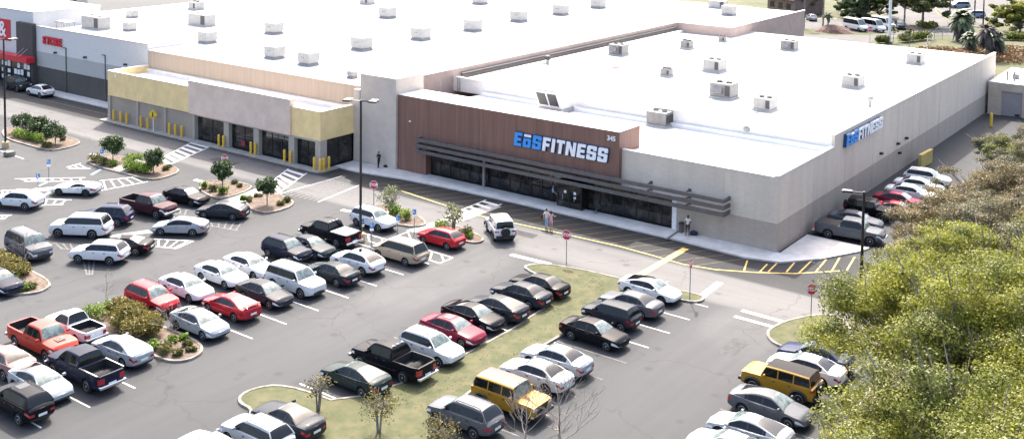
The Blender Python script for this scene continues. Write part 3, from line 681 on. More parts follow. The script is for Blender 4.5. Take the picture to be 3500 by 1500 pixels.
def unit_white(name, w, d, h):
    t = thing(name, 'x', 'rooftop unit', (0, 0, 0))
    b = MB(); vs = []
    for z, k in ((0, 1.0), (.45, .8)):
        vs += [(-w/2*k, -d/2*k, z), (w/2*k, -d/2*k, z), (w/2*k, d/2*k, z), (-w/2*k, d/2*k, z)]
    b.add(vs, [(i, (i+1) % 4, 4+(i+1) % 4, 4+i) for i in range(4)] + [(4, 5, 6, 7)]); b.build('curb', M['unitgrey'], t, local=True)
    b = MB(); b.rbox((0, 0, .45), (w*.92, d*.92, h - .45), b=.05); b.build('cabinet', M['unitlight'], t, local=True)
    b = MB()
    for x in (-.3, .1): b.box(x, x + .14, -d*.46 - .02, -d*.46 + .02, h*.62, h*.62 + .14)
    b.build('vent', M['unitdark'], t, local=True)
    b = MB(); b.lathe([(w*.28, h), (w*.3, h + .08), (w*.26, h + .1)], (0, 0, 0), 12); b.build('fan', M['unitgrey'], t, local=True)
    return t
U1 = unit_grey('rooftop_unit', 2.5, 2.1, 1.75, M['unitgrey'], True)
U2 = unit_grey('rooftop_unit', 2.2, 2.3, 1.6, M['unitlight'])
U3 = unit_grey('rooftop_unit', 1.35, 1.2, 1.15, M['unitgrey'])
U4 = unit_white('rooftop_unit', 2.6, 2.4, 1.95)
U5 = unit_grey('rooftop_unit', 5.2, 2.4, 2.3, M['unitlight'])
U6 = unit_white('rooftop_unit', 1.3, 1.2, 1.1)
EZ, LZ = 7.1, 6.1
G1 = 'grey air conditioning units on the gym roof'; G2 = 'white units scattered on the big store roof'
ul = [
 (U1, (-41.87, 42.97), EZ, 'grey hooded rooftop unit by the long dark duct edge of the gym roof', G1, 1, 0),
 (U3, (-37.07, 54.09), EZ, 'squat grey unit between the duct edge unit and the farthest small unit', G1, 1.25, 0),
 (U3, (-36.13, 64.00), EZ, 'smallest grey unit at the far back of the gym roof', G1, .85, 0),
 (U1, (-25.07, 63.02), EZ, 'grey rooftop unit at the far edge of the gym roof below the parked vans', G1, .95, 0),
 (U2, (-7.25, 63.20), EZ, 'pale grey unit nearest the far right parapet of the gym roof', G1, 1.0, 0),
 (U2, (-25.62, 39.68), EZ, 'pale louvred unit in the middle of the gym roof behind the hooded one', G1, 1.15, 0),
 (U3, (-28.64, 32.40), EZ, 'little grey box unit left of the louvred one in the middle of the gym roof', G1, 1.05, 0),
 (U1, (-17.25, 24.78), EZ, 'large grey hooded unit nearest the front parapet of the upper gym roof', G1, 1.15, 0),
 (U2, (-10.94, 21.61), EZ, 'pale square unit right of the large hooded one by the upper roof edge', G1, 1.0, 0),
 (U2, (-8.04, 40.69), EZ, 'pale unit on the gym roof above the side wall lettering', G1, 1.05, 0),
 (U1, (-18.25, 11.82), LZ, 'grey unit standing alone on the lower front roof of the gym', G1, 1.0, R(180)),
 (U5, (-110.16, 5.81), RZ, 'long white rooftop unit behind the red STORE lettering', G2, .95, 0),
 (U5, (-101.44, 18.22), RZ, 'long white rooftop unit with open panel in the middle left of the store roof', G2, .92, 0),
 (U2, (-118.24, 30.10), RZ, 'boxy grey unit just behind the long one in the middle left', G2, 1.0, 0),
 (U5, (-135.05, 17.88), RZ, 'long white rooftop unit at the back left corner of the store roof', G2, .9, 0),
 (U4, (-86.61, 7.72), RZ, 'white unit in front of the long one with the open panel', G2, .95, 0),
 (U4, (-86.46, 19.51), RZ, 'white vented unit directly behind the square one above the mauve fascia', G2, 1.0, 0),
 (U4, (-69.92, 5.13), RZ, 'white square unit nearest the tan wall above the mauve fascia', G2, .95, 0),
 (U4, (-63.04, 4.47), RZ, 'white square unit near the tan wall, right of its neighbour', G2, .95, 0),
 (U4, (-66.28, 17.08), RZ, 'white vented unit behind the pale grey tower', G2, 1.05, 0),
 (U4, (-86.39, 43.77), RZ, 'white vented unit farther back, left of the middle of the store roof', G2, 1.05, 0),
 (U4, (-66.45, 29.22), RZ, 'white vented unit right of the one behind the tower', G2, 1.05, 0),
 (U4, (-66.39, 41.06), RZ, 'white unit, third along the row leading from the tower to the back', G2, 1.05, 0),
 (U4, (-67.60, 54.58), RZ, 'white unit, fourth along the row leading from the tower to the back', G2, 1.05, 0),
 (U4, (-67.40, 66.43), RZ, 'white unit, fifth along the row leading from the tower to the back', G2, 1.05, 0),
 (U4, (-67.77, 79.08), RZ, 'white unit, last of the row leading from the tower to the back', G2, 1.05, 0),
 (U4, (-87.32, 69.53), RZ, 'white unit at the very back in the middle of the store roof', G2, 1.1, 0),
 (U2, (-102.49, 55.64), RZ, 'greyish unit at the very back left of the store roof', G2, 1.0, 0),
 (U6, (-52.82, 1.72), RZ, 'tiny white vent box beside the pale grey tower', G2, .9, 0),
 (U5, (-51.42, 93.96), RZ, 'tall white double unit at the far right corner of the store roof', G2, .7, 0),
 (U4, (-45.28, 85.62), RZ, 'white unit in front of the tall double one at the far right corner', G2, 1.0, 0),
 (U4, (-104.70, 7.83), RZ, 'low white unit between the two long ones on the left of the store roof', G2, .75, 0),
 (U4, (-117.22, 16.79), RZ, 'faint white unit farther back between the two long ones', G2, .75, 0),
]
for u, p, z, lb, g, sc, rz in ul:
    dup(u, (p[0], p[1] + .9, z), rz, lb, g, sc * .88)
for u in (U1, U2, U3, U4, U5, U6): remove_tree(u)
# hooded fresh-air unit on the low roof
t = thing('air_intake', 'white sloped air intake with two dark grilles above the gym lettering', 'rooftop unit', ((-30.78, 11.42)[0], (-30.78, 11.42)[1] + .3, LZ))
b = MB(); b.box(-1.5, 1.7, -1.2, 1.2, 0, .5); b.build('curb', M['unitlight'], t, local=True)
b = MB(); b.prism([(-1.0, .5), (1.1, .5), (1.1, 2.4), (-2.0, 2.4)], -1.4, 1.6, 'x'); b.build('cabinet', M['whitepaint'], t, local=True)
for x in (-1.25, .15):
    b = MB(); b.add([(x, -1.18, .78), (x + 1.2, -1.18, .78), (x + 1.2, -1.93, 2.2), (x, -1.93, 2.2)], [(0, 1, 2, 3)]); b.build('grille', M['unitdark'], t, local=True)
b = MB(); b.box(-1.3, 1.4, -1.7, -1.5, 2.405, 2.5); b.build('flashing', M['unitdark'], t, local=True)
for p, lb in (((-44.99, 30.95), 'small grey turbine vent near the duct edge of the gym roof'), ((-36.89, 34.68), 'low rusty drain cap flat on the gym roof'), ((-2.79, 31.81), 'thin twin vent pipe near the side parapet above the lettering'), ((-8.95, 13.64), 'white roof vent at the foot of the upper parapet')):
    tn = 'turbine' in lb
    t = thing('roof_vent', lb, 'roof vent', (p[0], p[1], LZ if 'foot' in lb else EZ), 0, 'small vents on the gym roof')
    if 'rusty' in lb: b = MB(); b.lathe([(.6, 0), (.6, .12), (.45, .2)], n=14); b.build('cap', mat('rusty cap', (.35, .2, .16), .8), t, local=True)
    else:
        b = MB(); b.lathe([(.22, 0), (.22, .6)], n=10); b.build('stack', M['unitlight'], t, local=True)
        b = MB(); b.lathe([(.22, .6), (.42, .72), (.45, .95), (.3, 1.15), (.05, 1.2)], n=12); b.build('cap', M['unitdark'] if tn else M['unitlight'], t, local=True)
t = thing('steel_frame', 'small steel platform frame on the store roof above the lettering', 'steel frame', (-113, 3.5, RZ))
b = MB()
for x in (-1.4, 0, 1.4):
    for y in (-.6, .6): b.tube([(x, y, 0), (x, y, 1.1)], .06)
b.build('legs', M['galv'], t, local=True); b = MB(); b.box(-1.7, 1.7, -.8, .8, 1.1, 1.2); b.build('deck', M['unitgrey'], t, local=True)

# ---------------------------------------------------------------- vehicles
def paint(name, col, metal=.0, rough=.32):
    m = mat(name + ' car paint', col, .6, metal=metal*.4, coat=.5 if sum(col) > .4 else .22, var=.05, scale=6, spec=.06); return m
PT = {k: paint(k, c, me) for k, (c, me) in {
 'white': ((.62, .62, .61), 0), 'pearl': ((.52, .52, .50), 0), 'silver': ((.30, .325, .345), .35), 'black': ((.004, .005, .008), 0), 'navy': ((.010, .014, .030), .1),
 'darkgrey': ((.026, .030, .037), .3), 'grey': ((.095, .10, .11), .4), 'midgrey': ((.26, .28, .30), .4), 'teal': ((.012, .021, .028), .2), 'red': ((.38, .012, .022), .0), 'maroon': ((.16, .014, .035), .2),
 'darkmaroon': ((.045, .014, .022), .25), 'orange': ((.40, .042, .024), 0), 'gold': ((.34, .28, .20), .3), 'yellow': ((.34, .18, .018), 0), 'blue': ((.012, .022, .055), .2), 'green': ((.02, .032, .032), .2), 'brownred': ((.20, .12, .11), .3), 'bluegrey': ((.22, .26, .33), .4)}.items()}
M['cglass'] = mat('car window glass', (.006, .008, .010), .04, spec=.38)
M['wglass'] = mat('windscreen glass', (.06, .085, .083), .05, spec=.55, col2=(.16, .20, .19), scale=2.5)  # pale tint in the colour stands in for sky reflection and visible interior
M['tyre'] = mat('tyre rubber', (.014, .014, .014), .85)
M['rim'] = mat('alloy rim', (.48, .48, .50), .3, metal=.7)
M['rimdark'] = mat('dark alloy rim', (.05, .05, .055), .35, metal=.5)
M['trim'] = mat('black plastic trim', (.016, .016, .017), .6)
M['lamp'] = mat('headlamp lens', (.62, .64, .66), .08, spec=.9)
M['tail'] = mat('tail lamp lens', (.34, .012, .018), .12, spec=.8)
M['plate'] = mat('number plate', (.70, .71, .70), .5)
M['chrome'] = mat('chrome', (.62, .62, .63), .15, metal=.9)
M['under'] = mat('underbody', (.008, .008, .008), .9)
M['bedliner'] = mat('black bed liner', (.014, .014, .015), .8)
M['softtop'] = mat('black soft top', (.020, .017, .016), .9)
M['tonneau'] = mat('grey bed cover', (.30, .31, .31), .7)

def lerp_keys(keys, x):
    """keys sorted by descending x"""
    if x >= keys[0][0]: return keys[0][1]
    for (a, u), (c, v) in zip(keys, keys[1:]):
        if x >= c:
            t = (a - x) / (a - c) if a != c else 0
            return u + (v - u) * t
    return keys[-1][1]
SPEC = {
 # fo wb ro W H r  | ztop keys (front to rear) | cabin: xc0 xr0 xr1 xb | roof half width | pillars (x of solid pillars) | options
 'sedan': dict(fo=.92, wb=2.82, ro=1.06, W=1.85, H=1.45, r=.335, top=((2.4, .70), (2.1, .80), (1.0, .96), (-1.0, 1.0), (-1.7, 1.06), (-2.35, 1.04), (-2.5, .98)), cab=(1.02, .22, -.95, -1.78), wr=.60, pil=(-.22, -1.12)),
 'fastback': dict(fo=.90, wb=2.85, ro=1.0, W=1.86, H=1.43, r=.34, top=((2.4, .66), (2.1, .78), (1.1, .94), (-1.0, 1.0), (-1.9, 1.08), (-2.3, 1.06), (-2.5, .98)), cab=(1.15, .25, -.65, -2.0), wr=.59, pil=(-.22, -1.15)),
 'coupe': dict(fo=.90, wb=2.78, ro=1.0, W=1.86, H=1.36, r=.34, top=((2.4, .66), (2.1, .76), (.9, .92), (-1.0, .96), (-1.7, 1.03), (-2.3, 1.0), (-2.5, .94)), cab=(.85, .1, -.75, -1.65), wr=.58, pil=(-.62, -1.2)),
 'sports': dict(fo=.95, wb=2.72, ro=.88, W=1.92, H=1.24, r=.35, top=((2.35, .52), (2.1, .68), (1.3, .86), (.3, .86), (-.9, .92), (-1.5, .98), (-2.2, .94)), cab=(.45, -.25, -.75, -1.75), wr=.55, pil=(-.8, -1.2)),
 'hatch': dict(fo=.90, wb=2.65, ro=.82, W=1.80, H=1.48, r=.33, top=((2.3, .72), (2.0, .82), (1.0, .98), (-1.0, 1.02), (-1.8, 1.04), (-2.2, .96)), cab=(1.05, .25, -1.25, -1.98), wr=.59, pil=(-.2, -1.15)),
 'suv': dict(fo=.90, wb=2.70, ro=.98, W=1.88, H=1.68, r=.36, top=((2.3, .84), (2.05, .97), (1.0, 1.10), (-1.0, 1.13), (-2.1, 1.14), (-2.4, 1.06)), cab=(1.02, .30, -1.72, -2.17), wr=.64, pil=(-.2, -1.12, -1.62), clad=1, rails=1),
 'coupesuv': dict(fo=.92, wb=2.82, ro=1.0, W=1.92, H=1.64, r=.38, top=((2.3, .80), (2.05, .94), (1.0, 1.06), (-1.0, 1.10), (-2.1, 1.14), (-2.45, 1.06)), cab=(1.05, .25, -1.1, -2.15), wr=.61, pil=(-.22, -1.15), clad=1),
 'bigsuv': dict(fo=.92, wb=3.05, ro=1.15, W=2.0, H=1.86, r=.40, top=((2.5, .98), (2.25, 1.10), (1.2, 1.18), (-1.2, 1.2), (-2.4, 1.2), (-2.7, 1.1)), cab=(1.22, .62, -2.15, -2.5), wr=.70, pil=(-.1, -1.05, -1.95), clad=0, rails=1),
 'box': dict(fo=.80, wb=2.58, ro=.80, W=1.80, H=1.62, r=.34, top=((2.2, .86), (1.9, 1.0), (1.05, 1.10), (-1.0, 1.12), (-1.8, 1.12), (-2.1, 1.04)), cab=(1.10, .45, -1.62, -1.95), wr=.68, pil=(-.1, -1.05), clad=1),
 'minivan': dict(fo=.98, wb=3.0, ro=1.1, W=1.94, H=1.76, r=.335, top=((2.45, .78), (2.2, .92), (1.35, 1.06), (-1.2, 1.07), (-2.3, 1.08), (-2.6, 1.0)), cab=(1.5, .5, -2.1, -2.48), wr=.66, pil=(.02, -1.05, -1.12)),
 'pickup': dict(fo=.98, wb=3.65, ro=1.22, W=2.0, H=1.90, r=.41, top=((2.8, 1.02), (2.55, 1.14), (1.35, 1.22), (-.9, 1.25), (-3.0, 1.27)), cab=(1.42, .78, -.62, -.86), wr=.68, pil=(.15, -.5), bed=(-1.0, -2.93, .74), tall=1),
 'smallpickup': dict(fo=.85, wb=3.2, ro=1.1, W=1.80, H=1.68, r=.36, top=((2.45, .86), (2.2, .97), (1.1, 1.04), (-.7, 1.06), (-2.6, 1.08)), cab=(1.1, .5, -.35, -.6), wr=.62, pil=(-.15,), bed=(-.75, -2.6, .62), tall=1),
 'jeep': dict(fo=.62, wb=2.6, ro=.85, W=1.88, H=1.84, r=.42, top=((1.85, 1.12), (1.6, 1.16), (.75, 1.18), (-1.0, 1.2), (-2.1, 1.2)), cab=(.72, .50, -1.85, -2.02), wr=.80, pil=(-.2, -1.1), clad=1, flat=1, spare=1, tall=1),
 'bronco': dict(fo=.80, wb=2.95, ro=.85, W=1.93, H=1.86, r=.42, top=((2.2, 1.14), (2.0, 1.18), (1.0, 1.20), (-1.2, 1.22), (-2.3, 1.22)), cab=(.98, .70, -2.05, -2.2), wr=.78, pil=(-.1, -1.1), clad=1, flat=1, spare=1, tall=1),
 'van': dict(fo=.95, wb=3.75, ro=1.15, W=2.06, H=2.55, r=.36, top=((2.8, .95), (2.5, 1.15), (2.0, 1.28), (-1.2, 1.32), (-3.0, 1.32)), cab=(2.05, 1.1, -2.85, -2.98), wr=.80, pil=(.55, -.9, -2.7), tall=1),
}
def build_car(kind):
    """loft a body and a cabin, then hand every panel to its own part"""
    s = SPEC[kind]; W, H, r, wb = s['W'], s['H'], s['r'], s['wb']; hw = W / 2
    XF, XB = wb/2 + s['fo'], -wb/2 - s['ro']; top = s['top']; bed = s.get('bed'); flat = s.get('flat', 0)
    gc = .30 if s.get('tall') or s.get('clad') else .20
    arch = r + .075
    parts = {}
    def put(key, pts, faces):
        V, F = parts.setdefault(key, ([], [])); o = len(V); V += pts; F += [tuple(i + o for i in f) for f in faces]
    # ---- stations
    xs = {XF, XF - .06, XF - .16, XF - .32, XF - .5, XB, XB + .05, XB + .14, XB + .3, XB + .5, 0, .4, -.4}
    for xa in (wb/2, -wb/2):
        for q in (-1, -.93, -.72, -.4, 0, .4, .72, .93, 1): xs.add(xa + arch * q)
        xs |= {xa - arch - .004, xa + arch + .004}
    if bed: xs |= {bed[0], bed[0] - .004, bed[1], bed[1] + .004}
    for k in top: 
        if XB < k[0] < XF: xs.add(k[0])
    xs = sorted({round(x, 4) for x in xs if XB <= x <= XF}, reverse=True)
    def ring(x):
        e = max(0, (abs(x - (XF + XB)/2) - ((XF - XB)/2 - .75)) / .75)
        w = hw * (1 - (.05 if flat else .17) * e ** 2.6)
        ef = max(0, (abs(x - (XF + XB)/2) - ((XF - XB)/2 - .32)) / .32)
        zt = lerp_keys(top, x) - (0 if bed and x < 0 else (.03 if flat else .11) * ef ** 2); zb = gc + (.10 * e ** 2 if not flat else .05 * e)
        za = 0
        for xa in (wb/2, -wb/2):
            d = abs(x - xa)
            if d <= arch + .001: za = max(za, r + math.sqrt(max(0, arch**2 - d**2)))
        lo = max(zb, za); z2 = max(zb + .13, za); z3 = max(zb + .42 * (zt - zb), za + .02); z4 = max(zt - (.16 if not flat else .06), za + .04); z5 = max(zt - .03, za + .06)
        crown = .0 if flat else (.05 if not bed or x > 0 else 0)
        if bed and bed[1] + .002 < x < bed[0] - .002:
            tail = [(w*.97, zt), (w*.86, zt), (w*.85, bed[2]), (0, bed[2])]
        else:
            k5 = .985 if flat else .945
            tail = [(w*k5, max(z5, zt - .02)), (w*.70, zt + crown*.6), (w*.35, zt + crown), (0, zt + crown*1.1)]
        return [(0, lo), (w*.80, lo), (w*.975, z2 if za < .01 else lo), (w*(1.0), z3), (w*(1.0), max(z3 + .01, z4 - s.get('lh', .15))), (w*.985, max(z4, z3 + .02))] + tail
    rows = [ring(x) for x in xs]; NR = len(rows[0])
    cab = s['cab']
    for i in range(len(xs) - 1):
        a, c = xs[i], xs[i+1]
        if a - c < 1e-5: continue
        xm = (a + c) / 2
        for j in range(NR - 1):
            for sg in (1, -1):
                p = [(a, sg*rows[i][j][0], rows[i][j][1]), (c, sg*rows[i+1][j][0], rows[i+1][j][1]), (c, sg*rows[i+1][j+1][0], rows[i+1][j+1][1]), (a, sg*rows[i][j+1][0], rows[i][j+1][1])]
                if sg > 0: p = p[::-1]
                key = 'body'
                if j == 0: key = 'underbody'
                elif j <= 1: key = 'trim'
                elif j == 2 and s.get('clad') and kind not in ('van',): key = 'body' if kind in ('bigsuv',) else ('trim' if j < 2 else 'body')
                elif j == 4 and xm > XF - (.42 if not flat else .05): key = ('headlight', sg)
                elif (j == 4 or (bed and j == 3)) and xm < XB + (.40 if not bed and not flat else .14): key = ('taillight', sg)
                if bed and j >= 7 and bed[1] - .01 < xm < bed[0] + .01: key = 'bed'
                put(key, p, [(0, 1, 2, 3)])
    # ---- end caps, bulging a little in plan
    for end, xe, idx in ((1, XF, 0), (-1, XB, -1)):
        rw = rows[idx]; cols = [-1, -.62, -.28, .28, .62, 1]; bul = .02 if flat else (.09 if end > 0 else .06)
        for j in range(1, NR - 1):
            for k in range(len(cols) - 1):
                p = []
                for (jj, f) in ((j, cols[k]), (j, cols[k+1]), (j+1, cols[k+1]), (j+1, cols[k])):
                    ff = f if jj < NR - 1 else 0
                    p.append((xe + end * bul * (1 - f*f) * (1 if 1 <= jj <= 5 else .5), rw[jj][0] * f, rw[jj][1]))
                if end < 0: p = p[::-1]
                key = 'body'
                if j == 1: key = 'trim'
                if end > 0:
                    if j == 4 and k in (0, 4): key = ('headlight', -1 if k == 0 else 1)
                    elif j == 3 and k in ((2,) if not (bed or flat) else (1, 2, 3)): key = 'grille'
                    elif j == 4 and k in (1, 2, 3) and (bed or flat): key = 'grille'
                    elif j == 2 and k in (1, 2, 3): key = 'trim'
                else:
                    if (j == 4 or (bed and j == 3)) and k in (0, 4): key = ('taillight', -1 if k == 0 else 1)
                put(key, p, [(0, 1, 2, 3)])
    # ---- cabin
    xc0, xr0, xr1, xb = cab; wr = s['wr'] / (.925 if False else 1) * W / 1.85 if False else s['wr'] * hw / .6 * .62
    pil = s['pil']; st = {xc0, xb, xr0, xr1}
    for t in (.07, .25, .5, .75, .93): st.add(xc0 + (xr0 - xc0) * t); st.add(xb + (xr1 - xb) * t)
    for p in pil: st |= {p - .04, p + .04}
    st |= {(xr0 + xr1) / 2, xr0 - .15, xr0 - .55}
    st = sorted({round(q, 4) for q in st if xb <= q <= xc0}, reverse=True)
    def croof(x):
        if x >= xr0: t = (xc0 - x) / (xc0 - xr0); z0 = lerp_keys(top, xc0)
        elif x <= xr1: t = (x - xb) / (xr1 - xb); z0 = lerp_keys(top, xb)
        else: return 1, H - (.02 if flat else .03) * ((x - (xr0 + xr1)/2) / ((xr0 - xr1)/2)) ** 2
        base = z0 + .01; hz = H - .03
        return t, base + (hz - base) * (t ** .95 if flat else 1 - (1 - t) ** 1.32)
    def cring(x):
        t, zr = croof(x); zb = lerp_keys(top, x) - .03; e = max(0, (abs(x) - 1.3)) * .035
        w0 = hw * (.955 if flat else .925) - e; w3 = w0 + (wr - w0) * t
        h = zr - zb; ed = .055 * t
        def side(f): return (w0 + (w3 - w0) * f, zb + (h - ed) * f)
        return [side(0), side(.12), side(.90), side(1.0), (w3 * .90, zr - ed*.35), (w3*.5, zr + .012*t), (0, zr + .02*t)]
    cr = [cring(x) for x in st]; glass_from = pil[-1]
    softroof = s.get('softroof')
    for i in range(len(st) - 1):
        a, c = st[i], st[i+1]; xm = (a + c) / 2; ta, tc = croof(a)[0], croof(c)[0]; tm = (ta + tc) / 2
        onp = any(abs(xm - p) < .041 for p in pil)
        for j in range(6):
            for sg in (1, -1):
                p = [(a, sg*cr[i][j][0], cr[i][j][1]), (c, sg*cr[i+1][j][0], cr[i+1][j][1]), (c, sg*cr[i+1][j+1][0], cr[i+1][j+1][1]), (a, sg*cr[i][j+1][0], cr[i][j+1][1])]
                if sg > 0: p = p[::-1]
                key = 'body'
                if j == 1 and onp and not flat and xm < xr0 + .1: key = ('pillar', sg, round(xm, 2))
                elif j == 1 and not onp and (xm < xr0 or tm > .22):
                    rear_ok = xm > xr1 or tm > .42
                    if kind == 'van' and xm < -.9 and False: rear_ok = False
                    if rear_ok:
                        seg = sum(1 for q in pil if xm < q)
                        key = ('side_window', sg, seg)
                elif j >= 4 and xm > xr0: key = 'windshield' if .04 < tm else 'body'
                elif j >= 4 and xm < xr1: key = 'rear_window' if tm > .10 else 'body'
                elif j >= 4: key = 'roof'
                put(key, p, [(0, 1, 2, 3)])
    # rear face of the cabin for upright backs: closed by station xb itself (zero height)
    return s, parts, XF, XB
PART_MAT = {'body': 'P', 'roof': 'P', 'trim': 'trim', 'underbody': 'under', 'bed': 'bedliner', 'grille': 'trim', 'pillar': 'trim', 'windshield': 'wglass', 'rear_window': 'cglass'}
PROTO = {}
P0 = PT['white']
def make_proto(kind):
    s, parts, XF, XB = build_car(kind); root = thing('parked_car', 'x', 'car', (0, 0, 0))
    W, wb, r = s['W'], s['wb'], s['r']; hw = W/2
    for key, (V, F) in sorted(parts.items(), key=lambda q: str(q[0])):
        nm = key if isinstance(key, str) else key[0]
        mname = PART_MAT.get(nm) or {'headlight': 'lamp', 'taillight': 'tail', 'side_window': 'cglass', 'pillar': 'trim'}[nm]
        m = P0 if mname == 'P' else M[mname]
        bm = bmesh.new(); vs = [bm.verts.new(v) for v in V]
        for f in F:
            try: bm.faces.new([vs[i] for i in f])
            except ValueError: pass
        bmesh.ops.remove_doubles(bm, verts=bm.verts, dist=.002); bmesh.ops.dissolve_degenerate(bm, dist=.001, edges=bm.edges)
        bmesh.ops.recalc_face_normals(bm, faces=bm.faces) if nm in ('underbody',) else None
        me = bpy.data.meshes.new(nm); bm.to_mesh(me); bm.free(); me.materials.append(m); me.shade_smooth(); me.set_sharp_from_angle(angle=R(48))
        o = bpy.data.objects.new(nm, me); COL.objects.link(o); o.parent = root
    # wheels
    tw = .21 if not s.get('tall') else .25
    wm = MB(); wm.lathe([(r*.60, -tw/2), (r*.93, -tw/2), (r, -tw/2 + .035), (r, tw/2 - .035), (r*.93, tw/2), (r*.60, tw/2)], n=20, axis='y'); wmesh = wm.mesh('wheel', M['tyre'], 40)
    def rim_mesh(m):
        rm = MB()
        rm.lathe([(r*.64, -.04), (r*.66, 0), (r*.60, .012), (r*.56, -.02)], n=20, axis='y')
        for k in range(5):
            a = 2*math.pi*k/5; ca, sa = math.cos(a), math.sin(a); w_ = .045
            def P(u, v, y): return (u*ca - v*sa, y, u*sa + v*ca)
            rm.add([P(.03, -w_, .005), P(r*.6, -w_*1.25, -.005), P(r*.6, w_*1.25, -.005), P(.03, w_, .005)], [(0, 1, 2, 3), (3, 2, 1, 0)])
        rm.lathe([(.07, -.01), (.06, .015)], n=10, axis='y')
        return rm.mesh('rim', m, 40)
    rmesh = rim_mesh(M['rim'])
    for x in (wb/2, -wb/2):
        for sg in (-1, 1):
            o = bpy.data.objects.new('wheel', wmesh); COL.objects.link(o); o.parent = root; o.location = (x, sg*(hw - tw/2 - .02), r)
            q = bpy.data.objects.new('rim', rmesh); COL.objects.link(q); q.parent = o; q.location = (0, sg*(tw/2 - .006), 0); q.rotation_euler = (0, 0, 0 if sg > 0 else math.pi)
    # mirrors, plate, rails, spare
    xm = s['cab'][0] - .28; zm = lerp_keys(s['top'], xm) + .03
    for sg in (-1, 1):
        b = MB(); b.rbox((xm, sg*(hw + .09), zm), (.13, .22, .16), b=.03); b.box(xm - .03, xm + .03, min(sg*hw*.9, sg*(hw + .02)), max(sg*hw*.9, sg*(hw + .02)), zm + .02, zm + .06); b.build('mirror', P0, root, local=True)
    zt = lerp_keys(s['top'], XB); gc = .35 if s.get('tall') else .28
    zp = gc + .42*(zt - gc) - (.02 if not s.get('bed') else .12)
    b = MB(); b.box(XB - .085, XB - .066, -.26, .26, zp, zp + .14); b.build('number_plate', M['plate'], root, local=True)
    if s.get('rails'):
        for sg in (-1, 1):
            y = sg * s['wr'] * hw / .6 * .62 * .86
            b = MB(); b.tube([(s['cab'][1] - .1, y, s['H'] - .04), (s['cab'][1] - .25, y, s['H'] + .045), (s['cab'][2] + .25, y, s['H'] + .045), (s['cab'][2] + .1, y, s['H'] - .05)], .022, 5); b.build('roof_rail', M['trim'], root, local=True)
    if s.get('spare'):
        b = MB(); b.lathe([(.05, -.24), (r*.9, -.24), (r*.98, -.18), (r*.98, -.03), (r*.7, 0)], (XB - .02, 0, 1.0), 20, 'x'); b.build('spare_wheel', M['tyre'], root, 40, local=True)
    if s.get('flat'):
        for x in (wb/2, -wb/2):
            for sg in (-1, 1):
                b = MB(); pts = []
                for q in np.linspace(.05, .95, 7): a = math.pi * q; pts.append((x + (r + .12)*math.cos(a), sg*(hw + .05), r + (r + .10)*math.sin(a)))
                b.tube(pts, .075, 5); b.build('fender_flare', M['trim'], root, 50, local=True)
        b = MB(); b.rbox((XF + .1, 0, .52), (.2, W*.92, .2), b=.04); b.build('bumper', M['trim'], root, local=True)
        b = MB(); b.rbox((XB - .08, 0, .52), (.16, W*.9, .18), b=.04); b.build('bumper', M['trim'], root, local=True)
    if s.get('bed'):
        b = MB(); b.rbox((XB - .09, 0, .48), (.2, W*.9, .2), b=.04); b.build('bumper', M['chrome'], root, local=True)
        b = MB(); b.rbox((XF + .09, 0, .46), (.14, W*.9, .22), b=.04); b.build('bumper', M['chrome'], root, local=True)
    # door seams and handles
    for sg in (-1, 1):
        for px in s['pil'][:2]:
            zz = lerp_keys(s['top'], px) - .12
            b = MB(); b.box(px + .12, px + .30, min(sg*(hw*.985), sg*(hw*.985 + .03)), max(sg*(hw*.985), sg*(hw*.985 + .03)), zz - .05, zz - .01); b.build('door_handle', M['trim'], root, local=True)
    return root
CAMV = Vector((35.4747, -86.5015, 31.5))
def spare_parts(root, kind, opt):
    s = SPEC[kind]; hw = s['W']/2; H = s['H']; xr0, xr1 = s['cab'][1], s['cab'][2]
    if 'sunroof' in opt:
        for k in range(opt.get('sunroof')):
            x = xr0 - .28 - .85*k
            b = MB(); b.box(x - .6, x, -hw*.36, hw*.36, H + .005, H + .022); b.build('sunroof', M['cglass'], root, local=True)
    if 'cover' in opt:
        bd = s['bed']; z = lerp_keys(s['top'], -2)
        b = MB(); b.box(bd[1] + .01, bd[0] - .01, -hw*.86, hw*.86, z - .02, z + .03); b.build('bed_cover', M[opt['cover']], root, local=True)
    if 'ladder' in opt:
        bd = s['bed']; z = lerp_keys(s['top'], -2) + .02
        for y in (-hw*.91, hw*.91):
            b = MB(); b.box(bd[1] + .02, bd[0] - .02, y - .035, y + .035, z, z + .04); b.build('bed_rail', M['chrome'], root, local=True)
    if 'hood' in opt: # black bonnet scoop
        b = MB(); b.box(s['wb']/2 - .2, s['wb']/2 + .35, -.28, .28, lerp_keys(s['top'], s['wb']/2) + .045, lerp_keys(s['top'], s['wb']/2) + .08); b.build('bonnet_scoop', M['trim'], root, local=True)
    if 'cablights' in opt:
        for y in (-.4, 0, .4):
            b = MB(); b.box(xr1 + .02, xr1 + .12, y - .06, y + .06, H - .01, H + .04); b.build('cab_light', M['lamp'], root, local=True)
    if 'spoiler' in opt:
        x = -s['wb']/2 - s['ro'] + .12; z = lerp_keys(s['top'], x)
        b = MB(); b.box(x - .08, x + .12, -hw*.75, hw*.75, z + .12, z + .16); b.box(x, x + .06, -hw*.6, -hw*.55, z, z + .12); b.box(x, x + .06, hw*.55, hw*.6, z, z + .12); b.build('spoiler', root['_p'] if False else PT['red'], root, local=True)
